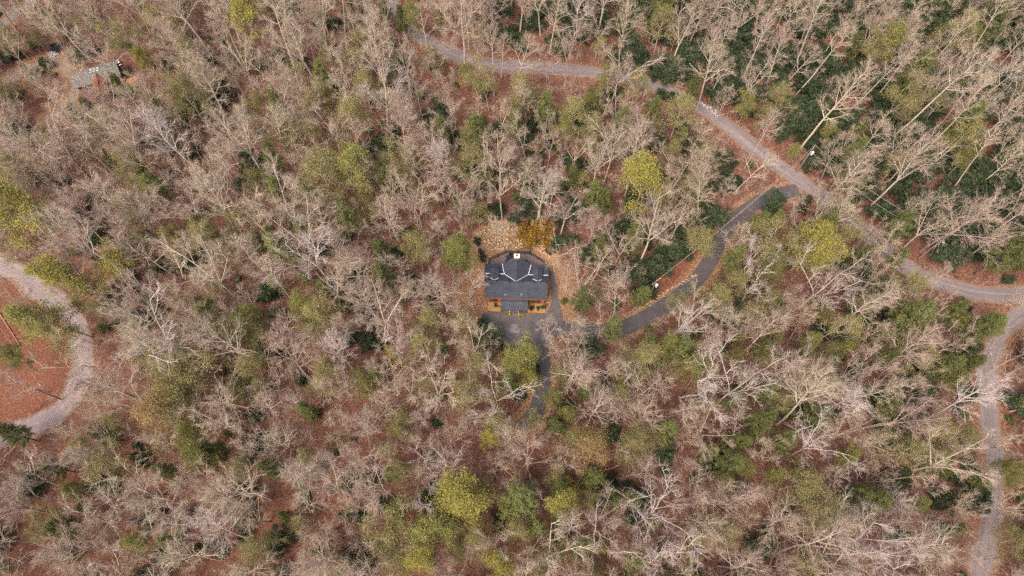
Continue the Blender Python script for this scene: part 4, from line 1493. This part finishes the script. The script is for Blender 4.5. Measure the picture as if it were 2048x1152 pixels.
# trees that stand out in the photograph: (crown x, y, form, bark, scale)
STAND_OUT = [
    (938, 560, 0, 2, .5), (955, 655, 0, 0, .42), (1016, 452, 1, 1, .55), (1100, 650, 0, 0, .55), (1138, 652, 0, 0, .52), (1172, 660, 1, 1, .55), (1205, 652, 0, 0, .55), (1120, 690, 2, 0, .5), (1160, 700, 0, 1, .6), (1140, 545, 2, 0, .5), (1122, 492, 3, 0, .5), (600, 70, 0, 1, .95), (1030, 455, 4, 3, .4),
    (290, 665, 3, 2, 1.0), (145, 715, 3, 1, .72), (1410, 745, 3, 2, 1.0), (1480, 770, 3, 2, .95), (1330, 1010, 3, 2, 1.0), (1345, 1090, 3, 2, .95), (1200, 1095, 3, 0, .85), (1650, 880, 3, 2, .9), (1770, 1060, 0, 2, 1.0),
    (1690, 1100, 3, 2, 1.0), (880, 960, 3, 2, .75), (990, 790, 3, 2, .8), (1265, 790, 3, 2, .7), (1360, 640, 0, 2, .75), (1310, 450, 0, 1, 1.0), (1535, 500, 0, 2, .7), (1225, 555, 2, 1, .7), (860, 750, 0, 1, .95), (245, 970, 3, 1, .8),
    (180, 1030, 3, 1, .7), (300, 1100, 3, 0, .8), (735, 620, 0, 0, .95), (600, 460, 0, 0, 1.0), (140, 470, 0, 0, 1.05), (370, 415, 0, 0, .9), (780, 680, 0, 2, .7), (1240, 120, 0, 0, .9), (1440, 100, 1, 0, .95), (250, 250, 0, 0, 1.0), (1200, 300, 0, 1, .8),
    (130, 130, 2, 1, .75), (60, 160, 1, 1, .7), (190, 90, 1, 0, .9), (1990, 210, 0, 2, .45), (1880, 150, 0, 0, .8), (1985, 480, 2, 0, .8), (1660, 560, 3, 2, .85), (560, 880, 2, 1, .8), (2040, 880, 0, 1, .6), (2040, 1010, 0, 1, .6), (2035, 720, 3, 1, .6),
]
sel = []
for (px, py, f, hu, s) in STAND_OUT:
    kinds, _, cr0 = FORMS[f]
    s *= 1.05
    k = int(rng.integers(len(kinds)))
    x, y = at(px, py, kinds[k].H * s * .78)
    sel.append((x, y, f, k, hu, s))
taken_big = [(s[0], s[1], .72) for s in sel] + [(a, b_, .5) for a, b_, c_ in taken]
cand = scatter(16000, 4.9, taken_big, 1.0)
big, spare = [], []
for (x, y) in cand:
    px, py = project(x, y, 10)
    right_top = smooth(1250, 1700, px) * smooth(620, 300, py)
    w = np.array([.38, .30, .24, .03, .05])
    w = w * (1 - right_top) + right_top * np.array([.22, .30, .06, .02, .40])
    if rng.random() < .28 * right_top:
        continue
    f = int(rng.choice(5, p=w / w.sum()))
    k = int(rng.integers(len(FORMS[f][0])))
    s = float(np.clip(rng.normal(.83, .17), .5, 1.15))
    hu = int(rng.choice(4, p=[.42, .30, .07, .21]))
    if right_top > .4 and hu in (1, 2) and rng.random() < .6:
        hu = 0 if rng.random() < .5 else 3
    if not view_ok(x, y, FORMS[f][0][k].H * s, FORMS[f][2] * s):
        continue
    (big if in_frame(x, y, FORMS[f][0][k].H * s) else spare).append((x, y, f, k, hu, s))
big.sort(key=lambda t: -FORMS[t[2]][2] * t[5] / (CAM_H + .4 * t[1]))
keep = big[:300 - len(sel)]
spare += big[300 - len(sel):]
for (x, y, f, k, hu, s) in sel + keep:
    kinds, form, cr0 = FORMS[f]
    size = 'large ' if s > .93 else 'small ' if s < .7 else ''
    lab = which('%sbare %s %s tree' % (size, form, HUES[hu][1]), x, y)
    plant('bare_tree', kinds[k], HUES[hu][0], None, x, y, s, lab, 'tree', 'bare hardwood trees of the woodland', sxy=float(rng.uniform(.9, 1.12)), tilt=.05)
print('bare trees', len(sel), len(keep), 'spare', len(spare))

# ------------------------------------------------------------------ the rest of the wood: one mass of lesser trees, saplings and thickets
PROTO = bpy.data.collections.new('woodland_forms')
forms_i = []
n_p = 0


def proto(kind, bk, lf=None):
    global n_p
    me = kind.joined('form', bk, lf)
    o = bpy.data.objects.new('form_%02d' % n_p, me)
    PROTO.objects.link(o)
    n_p += 1
    return n_p - 1


I_BIG = {(f, k, hu): None for f in range(5) for k in range(5) for hu in range(4)}
I_SMALL = [proto(k, bk) for k in SMALL for bk in ('bark_pink', 'bark_brown', 'bark_tan')]
I_SAP = [proto(k, bk) for k in SAPLING for bk in ('bark_brown', 'bark_rose', 'bark_tan')]
I_FAR = [[proto(SPREAD[0], 'bark_pink'), proto(SPREAD[2], 'bark_tan'), proto(SPREAD[4], 'bark_pink')], [proto(UPRIGHT[1], 'bark_pink'), proto(UPRIGHT[3], 'bark_tan'), proto(UPRIGHT[4], 'bark_brown')],
         [proto(BROAD[0], 'bark_tan'), proto(BROAD[2], 'bark_pink')], [proto(POLE[0], 'bark_pink'), proto(POLE[2], 'bark_tan')]]
I_DARK = [proto(k, 'bark_dark', 'leaf_dark') for k in SHRUB]
I_OLV = [proto(HAZY[0], 'bark_tan', 'leaf_olive'), proto(HAZY[2], 'bark_tan', 'leaf_olive')]
I_GRN = [proto(SHRUB[1], 'bark_dark', 'leaf_pine'), proto(PINE[1], 'bark_dark', 'leaf_pine')]


def mass(name, items, label, cat):
    """items: x, y, z-rotation, scale, form"""
    A = np.array(items, float)
    me = bpy.data.meshes.new(name)
    me.from_pydata([(x, y, hz(x, y) - .08) for x, y in A[:, :2]], [], [])
    for nm, tp, val in (('turn', 'FLOAT', A[:, 2]), ('size', 'FLOAT', A[:, 3]), ('form', 'INT', A[:, 4].astype(int))):
        a = me.attributes.new(nm, tp, 'POINT')
        a.data.foreach_set('value', val.astype(np.int32 if tp == 'INT' else np.float32))
    o = tag(link(name, me), label, cat, kind='stuff')
    ng = bpy.data.node_groups.new(name, 'GeometryNodeTree')
    ng.interface.new_socket('Geometry', in_out='INPUT', socket_type='NodeSocketGeometry')
    ng.interface.new_socket('Geometry', in_out='OUTPUT', socket_type='NodeSocketGeometry')
    gi, go = ng.nodes.new('NodeGroupInput'), ng.nodes.new('NodeGroupOutput')
    ins = ng.nodes.new('GeometryNodeInstanceOnPoints')
    ci = ng.nodes.new('GeometryNodeCollectionInfo')
    ci.inputs['Collection'].default_value = PROTO
    ci.inputs['Separate Children'].default_value = True
    ci.inputs['Reset Children'].default_value = True

    def attr(nm, tp):
        n = ng.nodes.new('GeometryNodeInputNamedAttribute')
        n.data_type = tp
        n.inputs['Name'].default_value = nm
        return n.outputs[0]
    cx = ng.nodes.new('ShaderNodeCombineXYZ')
    ng.links.new(attr('turn', 'FLOAT'), cx.inputs[2])
    ng.links.new(gi.outputs[0], ins.inputs['Points'])
    ng.links.new(ci.outputs[0], ins.inputs['Instance'])
    ins.inputs['Pick Instance'].default_value = True
    ng.links.new(attr('form', 'INT'), ins.inputs['Instance Index'])
    ng.links.new(cx.outputs[0], ins.inputs['Rotation'])
    ng.links.new(attr('size', 'FLOAT'), ins.inputs['Scale'])
    ng.links.new(ins.outputs[0], go.inputs[0])
    md = o.modifiers.new('grow', 'NODES')
    md.node_group = ng
    return o


allp = [(t[0], t[1], .8) for t in sel + keep + spare] + [(a, b_, .8) for a, b_, c_ in taken]
far = [(x, y, rng.uniform(0, 6.28), s, I_FAR[[0, 1, 2, 0, 3][f]][k % len(I_FAR[[0, 1, 2, 0, 3][f]])]) for (x, y, f, k, hu, s) in spare]
low = []
for (x, y) in scatter(16000, 3.9, allp, .7):
    s = float(rng.uniform(.55, 1.0))
    if in_poly(np.array([project(x, y, 1)]), RT)[0] and rng.random() < .6:
        continue
    if view_ok(x, y, 13 * s, 3.2 * s, .9):
        low.append((x, y, rng.uniform(0, 6.28), s, int(rng.choice(I_SMALL))))
tag(mass('lesser_trees', far + low, 'thinner bare trees filling the wood between the larger ones', 'trees'), None)
saps = []
for (x, y) in scatter(12000, 3.0, allp + [(t[0], t[1], .8) for t in low], .5):
    if not in_poly(np.array([(x, y)]), CLEARING)[0] and rng.random() < .8:
        saps.append((x, y, rng.uniform(0, 6.28), float(rng.uniform(.5, 1.1)), int(rng.choice(I_SAP))))
mass('saplings', saps, 'thin bare saplings and brush covering the woodland floor', 'saplings')
dk, gr = [], []
for (x, y) in scatter(20000, 2.3, [(t[0], t[1], .5) for t in allp], .5):
    q = np.array([project(x, y, 1)])
    n = math.sin(x * .13 + 1.3) * math.cos(y * .17 + .4) + .6 * math.sin(x * .31 + y * .23)
    pr = .06
    if in_poly(q, RT)[0]:
        pr = .9 if n > -.8 else .4
    elif in_poly(q, MIDG)[0]:
        pr = .62 if n > -.4 else .28
    elif in_poly(q, LOW)[0]:
        pr = .34 if n > -.2 else .12
    elif n > .55:
        pr = .35
    if in_poly(np.array([(x, y)]), CLEARING)[0]:
        continue
    if rng.random() < pr:
        dk.append((x, y, rng.uniform(0, 6.28), float(rng.uniform(.6, 1.15)) * (1.3 if in_poly(q, RT)[0] else 1.0), int(rng.choice(I_DARK))))
    elif rng.random() < .24:
        if rng.random() < .5 and view_ok(x, y, 8, 2, 1.0):
            gr.append((x, y, rng.uniform(0, 6.28), float(rng.uniform(.45, .85)), int(rng.choice(I_OLV))))
        else:
            gr.append((x, y, rng.uniform(0, 6.28), float(rng.uniform(.35, .8)), I_GRN[0] if rng.random() < .7 else I_GRN[1]))
print('low', len(low), 'saplings', len(saps), 'dark', len(dk), 'green', len(gr))
# the largest thickets in view are shrubs of their own
dk.sort(key=lambda t: -t[3] if in_frame(t[0], t[1], 3, 0) else 0)
for (x, y, a, s, fi) in dk[:170]:
    k = SHRUB[I_DARK.index(fi)]
    plant('evergreen_shrub', k, 'bark_dark', 'leaf_dark', x, y, s, which('%sdark green understorey shrub' % ('tall ' if I_DARK.index(fi) == 2 else 'low ' if I_DARK.index(fi) == 1 else ''), x, y), 'shrub', 'dark evergreen shrubs of the understorey')
mass('evergreen_undergrowth', dk[170:] + gr, 'scattered small green undergrowth beneath the bare trees', 'undergrowth')

# ------------------------------------------------------------------ fallen logs
LOGS = [((905, 925), (950, 960), 'log beside the pair of yellow-leaved trees below the parking lot'), ((990, 925), (1035, 960), 'log running up to the soft pine in the lower woods'),
        ((1276, 838), (1300, 828), 'log lying on red leaves under the bronze trees'), ((1283, 842), (1296, 836), 'short log beside a longer one on red leaves'),
        ((1175, 955), (1240, 930), 'long thin log leading to dark thicket in the lower woods'), ((0, 628), (40, 690), 'log at the open edge of rust-red clearing'),
        ((815, 855), (840, 910), 'log among bare trees below the parking lot'), ((1545, 180), (1600, 158), 'log under the tall trees beyond the long gravel road')]
for (a, b_, t) in LOGS:
    A, B = on_ground(*a), on_ground(*b_)
    o = empty('fallen_log', (A[0], A[1], hz(*A)))
    tag(o, 'fallen reddish-brown ' + t, 'log', 'fallen logs on the woodland floor')
    d = (B[0] - A[0], B[1] - A[1], hz(*B) - hz(*A))
    MB().tube((0, 0, .14), (d[0], d[1], d[2] + .12), .17, .08, 8).build('stem', 'log_red', o)
    for k in range(3):
        t_ = .45 + .18 * k
        q = (d[0] * t_, d[1] * t_, d[2] * t_ + .14)
        sg = 1 if k % 2 else -1
        MB().tube(q, (q[0] + d[0] * .1 - d[1] * .12 * sg, q[1] + d[1] * .1 + d[0] * .12 * sg, q[2] + .25), .05, .02, 5).build('branch_stub', 'log_red', o)


# ------------------------------------------------------------------ utility poles and wires
def pole(px, py, h, rz, label, transformer=True):
    x, y = on_ground(px, py)
    z = hz(x, y)
    o = empty('utility_pole', (x, y, z), rz)
    tag(o, label, 'utility pole')
    MB().tube((0, 0, -.3), (0, 0, h), .16, .11, 10).build('post', 'pole_wood', o)
    MB().bar((-1.1, 0, h - .5), (1.1, 0, h - .5), .1, .12).build('crossarm', 'pole_wood', o)
    for s in (-1, 1):
        MB().tube((s * .95, 0, h - .44), (s * .95, 0, h - .22), .06, .05, 8).build('insulator', 'porcelain', o)
    if transformer:
        t = MB().tube((0, -.42, h - 2.0), (0, -.42, h - 1.2), .22, .22, 14).build('transformer', 'galvanised', o)
        MB().tube((0, -.42, h - 1.2), (0, -.42, h - 1.12), .24, .2, 14).build('lid', 'porcelain', t)
    m = Matrix.Translation((x, y, z)) @ Matrix.Rotation(rz, 4, 'Z')
    return [m @ Vector((s * .95, 0, h - .2)) for s in (-1, 1)]


def wire(p, q, sag, label):
    p, q = Vector(p), Vector(q)
    mb = MB()
    n = 20
    pts = []
    for i in range(n + 1):
        t = i / n
        c = p.lerp(q, t)
        c.z -= sag * 4 * t * (1 - t)
        pts.append(c)
    for a, b_ in zip(pts[:-1], pts[1:]):
        mb.tube(a, b_, .025, .025, 4)
    tag(mb.build('power_line', 'wire_metal'), label, 'wire', 'overhead power lines')


A1 = pole(1592, 345, 9.0, R(52), 'weathered utility pole with white transformer beside the long gravel road')
A2 = pole(1296, 596, 8.5, R(38), 'weathered utility pole with white transformer above the red leafy bank')
A3 = pole(1838, 516, 9.0, R(60), 'bare-topped utility pole between long gravel road and dark thicket', False)
for i in range(2):
    wire(A1[i], A2[i], 2.2, 'power line strung from roadside pole to the pole above the bank')
    wire(A1[i], A3[i], 1.8, 'power line strung between the two poles along the gravel road')
A4 = pole(125, 800, 8.0, R(50), 'slim utility pole at clearing edge by the gravel hairpin', False)
A5 = pole(-60, 560, 8.0, R(50), 'utility pole at the far corner of rust-red clearing', False)
for i in range(2):
    wire(A4[i], A5[i], 1.6, 'power line crossing over the rust-red clearing')
